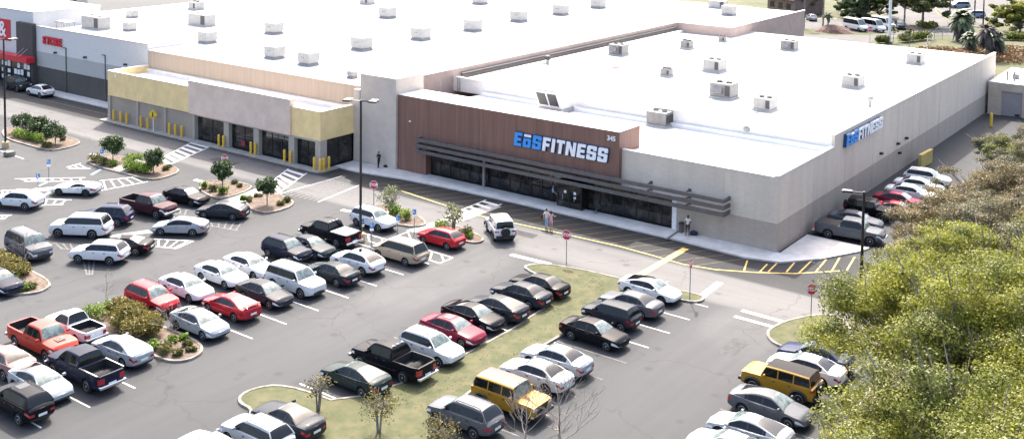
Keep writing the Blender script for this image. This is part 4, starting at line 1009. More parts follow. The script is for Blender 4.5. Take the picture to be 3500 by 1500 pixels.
def car(kind, col, label, anchor, p, head=0, group='cars in the car park', cat=None, **opt):
    if kind not in PROTO: PROTO[kind] = make_proto(kind)
    s = SPEC[kind]; h = R(head); u = Vector((math.cos(h), math.sin(h))); v = Vector((-u.y, u.x)); P = Vector((p[0], p[1]))
    n = v if v.dot(Vector((CAMV.x, CAMV.y)) - P) > 0 else -v
    c = P.copy()
    if anchor in 'frm': c -= n * (s['W']/2 - .04)
    if anchor == 'f': c -= u * s['wb']/2
    if anchor == 'r': c += u * s['wb']/2
    sw = {P0: PT[col]}
    r = dup(PROTO[kind], (c.x, c.y, 0), h, label, group, 1, sw)
    r['category'] = cat or {'pickup': 'pickup truck', 'smallpickup': 'pickup truck', 'minivan': 'minivan', 'van': 'van', 'jeep': 'off-roader', 'bronco': 'off-roader'}.get(kind, 'suv' if 'suv' in kind else 'car')
    r.name = {'pickup': 'pickup_truck', 'smallpickup': 'pickup_truck', 'minivan': 'minivan', 'van': 'passenger_van', 'jeep': 'off_roader', 'bronco': 'off_roader'}.get(kind, 'parked_suv' if 'suv' in kind else 'parked_car')
    if 'roofmat' in opt:
        for ch in r.children:
            if ch.name.split('.')[0] == 'roof':
                ch.material_slots[0].link = 'OBJECT'; ch.material_slots[0].material = M[opt['roofmat']] if opt['roofmat'] in M else PT[opt['roofmat']]
    if 'glassmat' in opt:
        for ch in r.children:
            if ch.name.split('.')[0] in ('rear_window', 'side_window'):
                ch.material_slots[0].link = 'OBJECT'; ch.material_slots[0].material = M[opt['glassmat']]
    if 'rims' in opt:
        for ch in r.children:
            for q in ch.children: q.material_slots[0].link = 'OBJECT'; q.material_slots[0].material = M['rimdark']
    spare_parts(r, kind, opt)
    return r

GD, GI, GR, GS, GB = 'cars in the double row left of the middle aisle', 'cars along the long grass island', 'cars in the row beside the oaks', 'cars behind the gym side wall', 'vehicles beyond the shops'
GA = 'cars in the slanted bays on the left'
# slanted bays and far left
car('coupesuv', 'white', 'white crossover cut by the left picture edge, beside the walkway with blue marks', 'r', (-60.11, -32.92), 205, GA)
car('sports', 'white', 'low white sports car with black roof in a slanted bay', 'm', (-60.99, -27.58), 212, GA, roofmat='trim', rims=1)
car('pickup', 'darkmaroon', 'dark maroon pickup truck with an open bed in the slanted bays', 'f', (-48.57, -26.89), 8, GA)
car('sedan', 'black', 'black sedan beside the maroon pickup, below the small tree with dark crown', 'f', (-49.17, -22.57), 8, GA, rims=1)
car('fastback', 'darkgrey', 'dark grey sedan seen side-on beside the kerbed bed of a single tree', 'm', (-44.04, -23.49), 206, GA)
car('suv', 'blue', 'dark blue compact SUV half hidden behind the big white one', 'r', (-49.45, -30.36), 212, GA)
car('bigsuv', 'white', 'big boxy white SUV in the slanted bays', 'm', (-49.49, -34.39), 212, GA)
car('fastback', 'midgrey', 'mid grey sedan with dark sunroof next to the white hatched marking', 'm', (-43.15, -28.66), 214, GA, sunroof=1)
car('coupe', 'black', 'small black coupe with a brown-black soft top behind a white SUV', 'r', (-41.63, -33.82), 212, GA, roofmat='softtop')
car('suv', 'white', 'white SUV with black wheel arches just in front of the black soft top coupe', 'm', (-42.53, -37.05), 209, GA)
car('bigsuv', 'grey', 'silver grey SUV with roof rails by the planted bed at the left edge', 'f', (-47.33, -40.04), -4, GA)
car('sedan', 'navy', 'dark car of which only the nose shows at the left edge', 'f', (-42.17, -45.30), 0, GA)
# double row
car('suv', 'white', 'white SUV under the tall lamp post facing the gym', 'f', (-30.21, -16.94), 0, GD)
car('pickup', 'black', 'black pickup truck with a flat grey bed cover', 'r', (-30.11, -22.19), 180, GD, cover='tonneau', cablights=1)
car('sedan', 'teal', 'dark teal sedan facing right next to the covered pickup', 'f', (-29.39, -25.35), 0, GD)
car('suv', 'navy', 'dark navy SUV facing right next to the dark teal sedan', 'f', (-30.19, -27.28), 0, GD)
car('hatch', 'red', 'bright red hatchback beside the white striped bay near the gym', 'm', (-23.73, -16.77), 180, GD)
car('minivan', 'gold', 'beige gold minivan between the red hatchback and a white crossover', 'r', (-22.65, -21.74), 180, GD)
car('coupesuv', 'white', 'white crossover with a sunroof beside the beige minivan', 'r', (-23.75, -25.57), 180, GD, sunroof=1)
car('sedan', 'teal', 'dark teal sedan with its tail to the aisle beside the white crossover', 'r', (-23.71, -28.43), 180, GD)
car('sedan', 'white', 'white sedan facing right, nearest the dark navy SUV', 'f', (-29.84, -31.37), 0, GD)
car('sedan', 'white', 'white sedan with a dark sunroof, middle of three white sedans in a row', 'm', (-31.43, -34.00), 0, GD, sunroof=1)
car('sedan', 'white', 'white sedan between the red SUV and two more white sedans', 'f', (-29.94, -37.33), 0, GD)
car('suv', 'red', 'red compact SUV facing right by the bushy planted bed', 'm', (-31.33, -40.39), 0, GD)
car('bigsuv', 'pearl', 'large white SUV with two dark roof windows facing the middle aisle', 'f', (-24.15, -31.70), 0, GD, sunroof=2)
car('sedan', 'darkgrey', 'black sedan facing the middle aisle between the large white SUV and a red sedan', 'f', (-24.43, -34.50), 0, GD)
car('fastback', 'red', 'red sedan with a small boot spoiler backing onto the middle aisle', 'r', (-24.61, -37.54), 180, GD, spoiler=1)
car('fastback', 'midgrey', 'silver grey sedan facing right at the tip of the bushy bed', 'f', (-23.82, -40.85), 0, GD)
car('pickup', 'orange', 'orange red pickup truck with black bed facing right', 'm', (-30.88, -49.13), 0, GD, hood=1)
car('smallpickup', 'white', 'small white pickup with open black bed by the bushy bed', 'r', (-29.87, -46.49), 180, GD)
car('fastback', 'silver', 'silver sedan showing its tail beside the bushy planted bed', 'r', (-24.39, -46.62), 180, GD)
car('pickup', 'navy', 'dark blue black pickup with bright bed rails, between two silver sedans', 'r', (-23.28, -49.85), 180, GD, ladder=1)
car('fastback', 'silver', 'silver sedan facing the aisle, next to the dark pickup with bright rails', 'f', (-24.03, -52.42), 0, GD)
car('sedan', 'brownred', 'brownish silver car showing only its tail at the left edge', 'r', (-28.77, -52.08), 180, GD)
car('suv', 'black', 'black SUV showing its tail at the lower left edge', 'r', (-22.75, -54.47), 180, GD, sunroof=1)
# along the grass island, aisle side
car('sedan', 'black', 'black sedan nearest the stop sign on the grass island', 'r', (-9.48, -20.54), 180, GI)
car('sedan', 'darkgrey', 'charcoal sedan second from the island tip, tail to the grass', 'r', (-9.55, -22.80), 180, GI)
car('fastback', 'darkgrey', 'dark grey sedan third from the island tip, tail to the grass', 'r', (-9.38, -25.94), 180, GI, rims=1)
car('fastback', 'black', 'black sedan facing the grass, next to the maroon one', 'f', (-9.67, -28.23), 0, GI)
car('sedan', 'maroon', 'maroon sedan with a sunroof facing the grass island', 'f', (-9.29, -30.94), 0, GI, sunroof=1)
car('suv', 'pearl', 'white SUV facing the grass between the maroon sedan and a black pickup', 'f', (-8.59, -34.17), 0, GI, sunroof=1)
car('pickup', 'black', 'black crew-cab pickup with open empty bed backed to the grass', 'r', (-8.92, -37.23), 180, GI, cablights=1)
car('fastback', 'green', 'dark green black sedan at the end of the row, behind a little tree', 'r', (-9.64, -40.10), 180, GI)
# along the grass island, right side
car('fastback', 'white', 'white electric sedan with a black glass roof by the island tip', 'f', (-2.29, -16.02), 0, GI, roofmat='cglass', rims=1)
car('sedan', 'grey', 'grey sedan between the white black-roofed car and a boxy dark hatchback', 'r', (-2.18, -19.31), 180, GI)
car('box', 'darkgrey', 'boxy dark grey hatchback with upright tail', 'r', (-2.17, -22.10), 180, GI)
car('sedan', 'black', 'glossy black sedan with bright wheels facing the open aisle on the right', 'm', (-2.81, -25.32), 0, GI)
car('sedan', 'silver', 'silver sedan with its tail to the right aisle, behind bare branches', 'r', (-1.26, -30.37), 180, GI)
car('sedan', 'pearl', 'pale silver sedan half hidden by bare twigs beside the yellow off-roader', 'r', (-1.06, -32.91), 180, GI)
car('bronco', 'yellow', 'yellow off-roader with a black roof beside the grass, among bare twigs', 'm', (-1.60, -36.65), 0, GI, roofmat='trim')
car('suv', 'grey', 'dark grey SUV at the lower end of the grass island', 'r', (-1.23, -39.81), 180, GI)
car('coupe', 'darkgrey', 'dark blue grey coupe at the bottom corner of the grass island', 'r', (-9.05, -46.19), 180, GD, roofmat='cglass')
car('suv', 'silver', 'pale silver SUV cut by the bottom edge beside the dark coupe', 'r', (-8.90, -48.59), 180, GD)
car('sedan', 'silver', 'pale roof of a car just showing at the bottom edge', 'r', (-9.57, -51.09), 180, GD)
# row beside the oaks
car('sedan', 'blue', 'navy sedan nose out beside the kerbed dry lawn under the oak', 'f', (9.11, -19.55), 180, GR)
car('sedan', 'white', 'white sedan between the navy one and the yellow off-roader, partly under leaves', 'f', (9.24, -21.63), 180, GR)
car('bronco', 'yellow', 'yellow off-roader with a black soft top under the oak leaves', 'f', (8.83, -24.68), 180, GR, roofmat='softtop')
car('fastback', 'grey', 'grey sedan with red tail lamp towards the aisle by the oak', 'r', (9.55, -27.81), 0, GR)
car('fastback', 'silver', 'pale silver sedan at the bottom of the oak row', 'f', (9.68, -31.19), 180, GR)
car('sedan', 'silver', 'pale car barely in view at the bottom edge of the oak row', 'f', (9.65, -33.74), 180, GR)
# behind the gym
car('pickup', 'grey', 'silver grey pickup with a black bed cover beside the gym side wall', 'r', (2.02, 6.62), 6, GS, cover='bedliner')
car('sedan', 'grey', 'grey car squeezed between the silver pickup and the black off-roader', 'r', (1.6, 10.4), 6, GS)
car('jeep', 'black', 'black off-roader with grey bonnet next to the red cars by the gym', 'r', (1.83, 13.87), 6, GS)
car('coupe', 'red', 'bright red coupe next to the black off-roader', 'c', (5.0, 17.2), 5, GS)
car('sedan', 'maroon', 'darker red sedan behind the bright red coupe', 'c', (4.2, 20.2), 5, GS)
car('sedan', 'white', 'white sedan next to the darker red one by the gym wall', 'c', (4.3, 23.6), 5, GS)
car('sedan', 'white', 'white sedan in the middle of three white cars by the gym wall', 'c', (4.2, 26.8), 5, GS)
car('suv', 'white', 'white SUV farthest along the gym side wall', 'c', (4.1, 30.0), 5, GS)
# driving, shop front and far lots
car('jeep', 'white', 'white off-roader driving away with a spare wheel on its tail', 'c', (-21.26, -10.82), 140, 'cars on the drive lane', 'off-roader')
car('bronco', 'darkgrey', 'dark grey off-roader standing under the red store canopy', 'f', (-113.57, -3.86), 0, 'cars at the store front')
car('coupesuv', 'white', 'white crossover at the kerb of the charcoal store wall', 'm', (-108.55, -4.12), 180, 'cars at the store front')
car('van', 'white', 'white passenger van nearest in the far lot, side windows dark', 'm', (-42.95, 142.78), -28, GB)
car('van', 'white', 'white passenger van second of three in the far lot', 'f', (-38.02, 143.52), -28, GB)
car('van', 'white', 'white passenger van half hidden behind two others', 'f', (-37.58, 148.74), -28, GB)
car('suv', 'black', 'black SUV with its tail to the fence, left of the far lot', 'c', (-58.57, 151.07), 125, GB)
car('hatch', 'midgrey', 'pale grey hatchback left of the far lot, next to the black SUV', 'c', (-56.05, 153.32), 125, GB)
car('suv', 'navy', 'dark blue SUV beside the flagpole and hedge', 'c', (-35.92, 152.70), -65, GB)
car('minivan', 'bluegrey', 'silver blue minivan alone in the far right lot', 'm', (-35.81, 202.52), 220, GB)
car('hatch', 'silver', 'pale silver car behind the pale blue wagon in the far right lot', 'f', (-31.99, 187.62), 220, GB)
car('minivan', 'bluegrey', 'pale blue wagon beside two thin lamp posts in the far right lot', 'm', (-27.83, 183.85), 220, GB)
for k, o in PROTO.items(): remove_tree(o)

# ---------------------------------------------------------------- trees, shrubs
L = {}
L['citrus'] = leafmat('dark glossy leaves', (.030, .060, .018), (.070, .115, .035), .45, .2, 1.2)
L['hedge'] = leafmat('bright hedge leaves', (.10, .18, .02), (.20, .28, .04), .4, .3, 1.2)
L['shrub'] = leafmat('olive shrub leaves', (.075, .085, .025), (.17, .16, .045), .45, .25, .9)
L['oak'] = leafmat('fresh yellow green oak leaves', (.140, .163, .022), (.272, .275, .038), .20, .42, .30)
L['oakdark'] = leafmat('darker oak leaves', (.095, .12, .022), (.19, .20, .036), .2, .3, .4)
L['oakbrown'] = leafmat('brown olive oak leaves', (.118, .098, .045), (.215, .170, .080), .22, .3, .35)
L['oakgrey'] = leafmat('grey green oak leaves', (.092, .094, .052), (.185, .17, .095), .22, .3, .4)
L['twig'] = leafmat('grey moss and twigs', (.12, .11, .085), (.21, .19, .155), .4, .2, .8)
L['sparse'] = leafmat('pale sparse leaves', (.14, .165, .075), (.24, .25, .13), .4, .35, .8)
L['gold'] = leafmat('golden new leaves', (.11, .10, .032), (.19, .165, .055), .4, .35, .8)
L['far'] = leafmat('distant tree leaves', (.045, .062, .02), (.10, .115, .04), .4, .3, .2)
L['palm'] = mat('palm fronds', (.035, .055, .018), .6, col2=(.09, .115, .045), scale=2)
L['palmdead'] = mat('dry palm fronds', (.035, .029, .026), .8, col2=(.085, .07, .06), scale=2)
L['straw'] = leafmat('dry reeds', (.14, .085, .032), (.22, .14, .065), .4, .2, .4)
M['bark'] = mat('grey bark', (.15, .13, .11), .9, col2=(.27, .24, .21), scale=3, bump=.4, bscale=12)
M['barkpale'] = mat('pale bare bark', (.24, .20, .16), .9, col2=(.34, .29, .24), scale=4)
TR = random.Random(21)
def limb(b, p, d, ln, r0, depth, spread=.55, grav=.0, minr=.012, tips=None, n=5):
    """recursive branching limb added to one trunk mesh"""
    p = Vector(p); d = Vector(d).normalized(); pts = [p.copy()]; rad = [r0]; q = p.copy()
    for i in range(3):
        d = (d + Vector((TR.uniform(-.16, .16), TR.uniform(-.16, .16), TR.uniform(-.05, .14) - grav))).normalized(); q = q + d * ln / 3
        pts.append(q.copy()); rad.append(max(minr, r0 * (1 - .14 * (i + 1))))
    b.tube(pts, rad, n)
    if tips is not None and depth <= 1: tips.append(q.copy())
    if depth > 0:
        for k in range(TR.choice((2, 3, 3))):
            dd = (d + Vector((TR.uniform(-1, 1), TR.uniform(-1, 1), TR.uniform(-.35, .6))) * spread).normalized()
            limb(b, pts[TR.choice((2, 3, 3))], dd, ln * TR.uniform(.62, .85), rad[-1] * .68, depth - 1, spread, grav, minr, tips, max(4, n - 1))
def small_tree(name, label, p, h, r, leaf, n=900, size=.12, lift=.35, group='small trees on the planted islands', stems=1, density=1., rz=None, clumps=16):
    t = thing(name, label, 'tree', (p[0], p[1], .1), 0, group); b = MB()
    r *= 1.12; rz = rz or r * .92; cz = h - rz
    for s in range(stems):
        a = TR.uniform(0, 6.28); o = Vector((.06*math.cos(a), .06*math.sin(a), 0)) * (stems > 1)
        b.tube([o + Vector((0, 0, -.1)), o*2.5 + Vector((TR.uniform(-.05, .05), TR.uniform(-.05, .05), max(.3, cz - rz*.5))), o*6 + Vector((0, 0, cz))], [.05 + .02*h/3, .045 + .01*h/3, .03], 6)
        for k in range(5 if leaf == 'citrus' else 9):
            aa = TR.uniform(0, 6.28); b.tube([o*4 + Vector((0, 0, max(.35, cz - rz*.35))), Vector((r*.6*math.cos(aa), r*.6*math.sin(aa), cz + TR.uniform(-.2, .5)*rz))], [.03, .01], 4)
    b.build('trunk', M['bark'], t, 60, local=True)
    cl = []
    if leaf == 'citrus': clumps = 30; n = int(n*1.25)
    for k in range(clumps):
        d = Vector((TR.gauss(0, 1), TR.gauss(0, 1), TR.gauss(.1, .9))).normalized() * (TR.uniform(.35, .8) if leaf != 'citrus' else TR.uniform(.45, .72))
        q = TR.uniform(.30, .50) * r * (.85 if leaf == 'citrus' else 1)
        cl.append((d.x*r, d.y*r, cz + d.z*rz, q, q, q*.85, int(n / clumps * density * TR.uniform(.6, 1.4)), 0))
    leaves('crown', cl, size, L[leaf], t, local=True, out=.9 if leaf == 'citrus' else .4, shell=.5)
    return t
small_tree('small_tree', 'round dark tree nearest the left lamp post, first of three in one bed', (-89.56, -16.53), 2.64, 1.30, 'citrus', 2200, .10)
small_tree('small_tree', 'round dark tree, middle of three close together in one bed', (-85.63, -16.71), 2.83, 1.37, 'citrus', 2400, .10)
small_tree('small_tree', 'round dark tree, third of three, towards the bare tip of their bed', (-80.80, -17.51), 2.94, 1.34, 'citrus', 2200, .10)
small_tree('small_tree', 'round dark tree at the end of the bed beside blue bay markings', (-69.18, -17.67), 3.18, 1.31, 'citrus', 2400, .10)
small_tree('small_tree', 'round dark tree behind a clipped bright hedge', (-61.96, -17.63), 2.81, 1.13, 'citrus', 2200, .10)
small_tree('small_tree', 'tall round dark tree hiding a little stop sign above the black sedan', (-50.07, -18.11), 3.51, 1.10, 'citrus', 2400, .10)
small_tree('small_tree', 'round dark tree alone in a kerbed bed with its shadow on the mulch', (-43.95, -17.73), 2.98, 1.10, 'citrus', 2400, .10)
small_tree('small_tree', 'airy pale green tree behind the white SUV under the lamp post', (-33.00, -12.30), 2.69, 1.34, 'sparse', 1000, .085, stems=3)
small_tree('small_tree', 'airy pale green tree beside the bright red hatchback', (-24.48, -13.39), 2.86, 1.05, 'sparse', 800, .085, stems=3)
small_tree('small_tree', 'little golden leaved tree on the grass behind the dark coupe', (-10.44, -42.91), 2.36, 0.84, 'gold', 330, .062, group='little golden trees on the grass', stems=3, clumps=22)
small_tree('small_tree', 'larger golden green tree on the grass in front of the dark green sedan', (-5.90, -42.53), 2.97, 1.17, 'gold', 760, .062, group='little golden trees on the grass', stems=3, clumps=26)
small_tree('small_tree', 'yellowish bushy tree at the bottom edge in front of the dark grey SUV', (-1.85, -41.85), 2.14, 1.09, 'gold', 1100, .062, group='little golden trees on the grass', stems=3, clumps=24)

def shrub(label, p, r, h, leaf, n=260, size=.085, name='shrub', group='low shrubs in the planted beds', cat='shrub', ry=None, rot=0):
    t = thing(name, label, cat, (p[0], p[1], .1), rot, group)
    b = MB()
    for k in range(4): b.tube([(TR.uniform(-.1, .1)*r, TR.uniform(-.1, .1)*r, 0), (TR.uniform(-.5, .5)*r, TR.uniform(-.5, .5)*(ry or r), h*.7)], [.03, .012], 4)
    b.build('stems', M['bark'], t, local=True)
    cl = [(TR.uniform(-.5, .5)*r, TR.uniform(-.5, .5)*(ry or r), h*TR.uniform(.35, .6), r*.6, (ry or r)*.6, h*.45, n // 5, 0) for _ in range(5)]
    leaves('foliage', cl, size, L[leaf], t, local=True)
    return t
def hedge(label, a, c, w, h, leaf, n, size=.09, group='clipped hedges'):
    a = Vector((a[0], a[1])); c = Vector((c[0], c[1])); m = (a + c)/2; d = c - a; ln = d.length
    t = thing('hedge', label, 'hedge', (m.x, m.y, .1), math.atan2(d.y, d.x), group)
    b = MB(); k = max(3, int(ln / .7))
    for i in range(k): x = -ln/2 + ln*(i + .5)/k; b.tube([(x, 0, 0), (x + TR.uniform(-.2, .2), TR.uniform(-.2, .2), h*.8)], [.03, .015], 4)
    b.build('stems', M['bark'], t, local=True)
    cl = [(-ln/2 + ln*(i + .5)/k, TR.uniform(-.1, .1), h*.52, ln/k*.85, w*.5, h*.5, n // k, 0) for i in range(k)]
    leaves('foliage', cl, size, L[leaf], t, local=True, shell=.3)
hedge('bright clipped hedge under the three round dark trees', (-88.15, -18.27), (-82.51, -17.93), 1.5, 1.0, 'hedge', 2600)
hedge('bright clipped hedge beside the path and its dark tree', (-65.02, -18.90), (-61.76, -18.26), 1.5, 1.1, 'hedge', 2400)
for lb, p, r, h, lf in (
 ('dull shrub at the kerb in front of the third round dark tree', (-80.43, -18.66), .8, .7, 'shrub'),
 ('small dark shrub at the right end of the three tree bed', (-81.80, -15.86), .5, .6, 'shrub'),
 ('olive shrub cluster at the blue marked end of the bed', (-70.64, -18.86), 1.0, .9, 'shrub'),
 ('dark olive shrub under the tree by the blue bay markings', (-68.68, -18.97), .9, .9, 'shrub'),
 ('small yellow green shrub in front of the tree by the blue marks', (-67.28, -18.88), .7, .7, 'hedge'),
 ('spreading green shrub between the two trees beside the path', (-68.07, -15.90), 1.3, .7, 'hedge'),
 ('dry little tuft at the tip of the bed beyond the hedge', (-61.78, -16.27), .5, .5, 'shrub'),
 ('second dry tuft near the tip of the bed beyond the hedge', (-62.19, -15.38), .4, .4, 'shrub'),
 ('tall thin green shrub at the left end of the tall tree bed', (-52.86, -18.05), .5, .8, 'hedge'),
 ('green shrub left of the tall round tree trunk', (-51.60, -18.11), .55, .7, 'shrub'),
 ('bright green shrub right under the tall round tree', (-50.24, -18.07), .6, .8, 'hedge'),
 ('tiny tuft behind the tall round tree', (-52.05, -15.02), .4, .4, 'shrub'),
 ('tiny tuft on the far right mulch of the tall tree bed', (-50.53, -15.45), .4, .35, 'shrub'),
 ('green shrub at the path corner of the lone tree bed', (-46.56, -18.35), .45, .6, 'hedge'),
 ('small green shrub next to the path by the lone dark tree', (-46.05, -18.10), .4, .5, 'shrub'),
 ('small brown tuft left behind the lone dark tree', (-46.61, -16.53), .4, .35, 'shrub'),
 ('brown green tuft at the right end of the lone tree bed', (-42.82, -16.99), .45, .45, 'shrub'),
 ('second brown green tuft at the right end of the lone tree bed', (-43.16, -15.94), .45, .55, 'shrub'),
 ('bright leafy shrub behind the white SUV bonnet', (-31.81, -12.88), .9, 1.3, 'hedge'),
 ('bright leafy shrub next to the blue parking sign', (-30.49, -13.03), .7, 1.1, 'hedge'),
 ('spiky light green shrub left of the red hatchback', (-26.29, -12.87), .8, .8, 'hedge'),
 ('reddish green shrub behind the red hatchback tail', (-23.51, -13.02), .8, .9, 'shrub'),
 ('small shrub at the tip of the bed beside the red hatchback', (-22.85, -13.18), .5, .5, 'hedge'),
 ('green reedy shrub at the upper left corner of the bushy bed', (-32.70, -43.45), 1.0, 1.2, 'hedge'),
 ('thin green shrub beside the bare sapling in the bushy bed', (-32.86, -42.14), .6, .9, 'hedge'),
 ('green shrub near the silver sedan at the bushy bed kerb', (-25.18, -43.68), .6, .6, 'hedge'),
 ('green tuft at the foot of the second bare sapling', (-24.18, -43.51), .75, .7, 'shrub'),
 ('small green tuft behind the second bare sapling', (-25.13, -42.22), .45, .4, 'hedge'),
 ('small tuft near the rounded tip of the bushy bed', (-23.21, -43.29), .45, .45, 'shrub'),
 ('little tuft by the grey sedan at the bushy bed', (-24.98, -41.62), .4, .4, 'hedge'),
 ('little dry tuft on the mulch near the bushy bed tip', (-23.73, -41.92), .45, .4, 'shrub'),
 ('low tuft by the kerb of the bushy bed tip', (-22.99, -42.43), .35, .3, 'shrub'),
 ('olive green shrub in the bed at the left edge below the bare sapling', (-44.93, -41.66), .7, .8, 'shrub'),
 ('yellow green shrub at the kerb of the bed at the left edge', (-43.90, -43.21), .7, .8, 'hedge'),
 ('green shrub at the lower kerb of the bed at the left edge', (-41.73, -43.56), .7, .6, 'hedge'),
 ('olive shrub under the bed sapling at the left edge', (-41.64, -43.08), .6, .5, 'shrub')):
    shrub(lb, p, r, h, lf, int(500*r + 160))
# the big bush and the mass on the left bed
def bush(label, pts, h, leaf, n, group=None, size=.09):
    cx = sum(p[0] for p in pts)/len(pts); cy = sum(p[1] for p in pts)/len(pts)
    t = thing('bush', label, 'bush', (cx, cy, .1), 0, group); b = MB(); cl = []
    for p in pts:
        for k in range(5):
            x, y = p[0] - cx + TR.uniform(-.7, .7), p[1] - cy + TR.uniform(-.7, .7); hh = h*TR.uniform(.7, 1.05)
            b.tube([(x*.8, y*.8, 0), (x, y, hh*.8)], [.03, .012], 4); r = TR.uniform(.55, .9)
            cl.append((x, y, hh*.6, r, r, hh*.42, n // (5*len(pts)), 0))
    b.build('stems', M['bark'], t, local=True); leaves('foliage', cl, size, L[leaf], t, local=True, shell=.35)
L['bush'] = leafmat('yellow olive bush leaves', (.11, .105, .018), (.20, .165, .04), .45, .3, .7)
bush('big yellow olive bush filling the kerbed bed beside the red SUV', [(-31.80, -42.21), (-30.52, -42.27), (-29.39, -42.24), (-28.23, -42.35), (-27.02, -42.57), (-29.69, -42.99), (-28.24, -43.03)], 1.45, 'bush', 11000)
bush('low olive bushes filling the bed at the left picture edge', [(-47.84, -41.95), (-46.46, -41.99), (-44.92, -42.09), (-48.94, -42.02), (-46.17, -42.86), (-47.30, -43.53)], 1.1, 'bush', 7000)

# ---- bare saplings and bare trees
def bare(label, p, h, r0, depth, spread, name='bare_tree', group='leafless young trees', frac=.42, ln=.5):
    t = thing(name, label, 'bare tree', (p[0], p[1], .1), 0, group); b = MB()
    n = 6; pts = [Vector((TR.uniform(-.03, .03)*i, TR.uniform(-.03, .03)*i, -.1 + h*.92*i/n)) for i in range(n + 1)]
    b.tube(pts, [r0*(1 - .85*i/n) for i in range(n + 1)], 6)
    b.build('trunk', M['barkpale'], t, 60, local=True); b = MB()
    for i in range(11):
        f = frac + (1 - frac)*i/11; q = pts[0].lerp(pts[-1], f); a = i*2.4 + TR.uniform(-.4, .4)
        limb(b, q, (math.cos(a), math.sin(a), .35 + .5*f), h*ln*(1.05 - .8*f)*(.72 if r0 > .09 else 1), r0*.36*(1.15 - f), depth, spread, minr=.008, n=4)
    b.build('branches', M['barkpale'], t, local=True)
bare('leafless sapling in front of the silver grey SUV at the left', (-44.43, -41.81), 3.01, .05, 2, .5)
bare('tall thin leafless sapling at the upper corner of the bushy bed', (-32.28, -42.59), 3.89, .05, 1, .35, ln=.16)
bare('leafless sapling beside the grey sedan at the bushy bed', (-24.71, -42.69), 2.64, .05, 2, .5)
bare('tall leafless tree with long twigs at the bottom right of the grass island', (3.94, -38.93), 4.75, .13, 3, .55, frac=.30)
bare('leafless tree left of the taller one, in front of the yellow off-roader', (2.54, -40.01), 3.98, .10, 3, .5, frac=.30)

# ---- oaks on the right
def oak(label, p, h, r, leaf, leaf2, nclump=64, per=330, size=.066, flat=.62, group='oaks on the right', mix=.25, name='oak_tree', tw=True, zlo=-.35, trunk=.30):
    t = thing(name, label, 'tree', (p[0], p[1], 0), 0, group); b = MB(); tips = []
    ht = h * trunk
    b.tube([(0, 0, -.2), (.1, -.05, ht*.5), (.05, .1, ht)], [r*.062, r*.05, r*.045], 8)
    rz = h * flat * .5; cz = h - rz
    cl = []
    for k in range(nclump):
        z = TR.uniform(zlo, 1); a = TR.uniform(0, 2*math.pi); q = math.sqrt(max(0, 1 - min(1, max(z, 0))**2)) if z > 0 else 1
        f = TR.uniform(.5, 1.08) if TR.random() < .82 else TR.uniform(.2, .6)
        lump = 1 + .12*math.sin(3*a + p[0]) + .08*math.sin(5*a + p[1])
        c = Vector((math.cos(a)*q*r*f*lump, math.sin(a)*q*r*f*lump, cz + z*rz*f*TR.uniform(.85, 1.1)))
        cr = r * TR.uniform(.10, .25)
        mi = 1 if TR.random() < mix else 0
        el = TR.uniform(.7, 1.35); cl.append((c.x, c.y, c.z, cr*el, cr/el, cr*TR.uniform(.30, .62), int(1.7*per*TR.uniform(.5, 1.4)*(cr/r/.165)**1.4), mi))
        if k % 3 == 0:
            s = Vector((0, 0, ht)); m = s.lerp(c, .5) + Vector((TR.uniform(-.4, .4), TR.uniform(-.4, .4), TR.uniform(-.5, .1)))
            b.tube([s, s.lerp(m, .5) + Vector((0, 0, .2)), m, c, c + (c - m)*.35], [r*.030, r*.022, r*.016, .05, .015], 5)
            for w in range(3):
                e = c + Vector((TR.uniform(-1, 1), TR.uniform(-1, 1), TR.uniform(-.2, .7)))*cr*1.1
                b.tube([m.lerp(c, .6), e], [.035, .010], 4)
    b.build('trunk', M['bark'], t, 60, local=True)
    tw_cl = [(c[0], c[1], c[2] - .1, c[3]*1.05, c[4]*1.05, c[5]*1.05, c[6] // 7, 2) for c in cl[::3]]
    leaves('crown', cl + (tw_cl if tw else []), size, [L[leaf], L[leaf2], L['twig']], t, local=True, up=.45, shell=.75, out=1.5)
    return t
oak('big yellow green oak overhanging the yellow off-roader and the lower right row', (23.2, -28.3), 12.2, 6.8, 'oak', 'oakdark', 230, 460)
oak('darker green oak filling the bottom right corner', (26.0, -40.0), 11.0, 6.8, 'oakdark', 'oak', 200, 420)  # darker leaf colour stands in for shade in the bottom corner
oak('yellow green oak behind the stop sign by the dry lawn', (20.4, -16.4), 10.2, 5.9, 'oak', 'oakdark', 190, 380)
oak('yellow green oak at the right edge, next to the brown leaved trees', (26.5, -14.0), 12, 7.0, 'oak', 'oakgrey', 200, 380)
oak('brown olive oak hiding the fronts of the cars by the gym wall', (15.3, .5), 7.6, 5.3, 'oakbrown', 'oakgrey', 170, 330)
oak('orange brown oak below the grey green trees at the right', (17.2, 10.5), 8.2, 5.8, 'oakbrown', 'oakgrey', 170, 330)
oak('grey leaved oak between the brown and the yellow green crowns', (20.0, -5.0), 9.4, 5.8, 'oakgrey', 'oakbrown', 170, 330, mix=.35)
oak('low olive oak filling the corner between lamp post and silver pickup', (15.2, -7.8), 6.0, 4.2, 'oakgrey', 'oakbrown', 130, 320, mix=.4)
oak('grey green oak nearest the yellow bollard and annex', (16.6, 24.0), 7.4, 5.2, 'oakgrey', 'oakdark', 150, 310, mix=.4)
oak('low grey green oak leaning towards the gym side wall', (11.8, 33.5), 5.6, 4.2, 'oakgrey', 'oakdark', 110, 280, mix=.4)
oak('olive grey oak between the yellow barrier and the annex door', (14.5, 44.5), 6.0, 4.8, 'oakgrey', 'oakbrown', 110, 280, mix=.4)
oak('pale grey green oak at the right edge near the annex', (22.5, 31.0), 8.0, 5.6, 'twig', 'oakgrey', 150, 300, mix=.5)
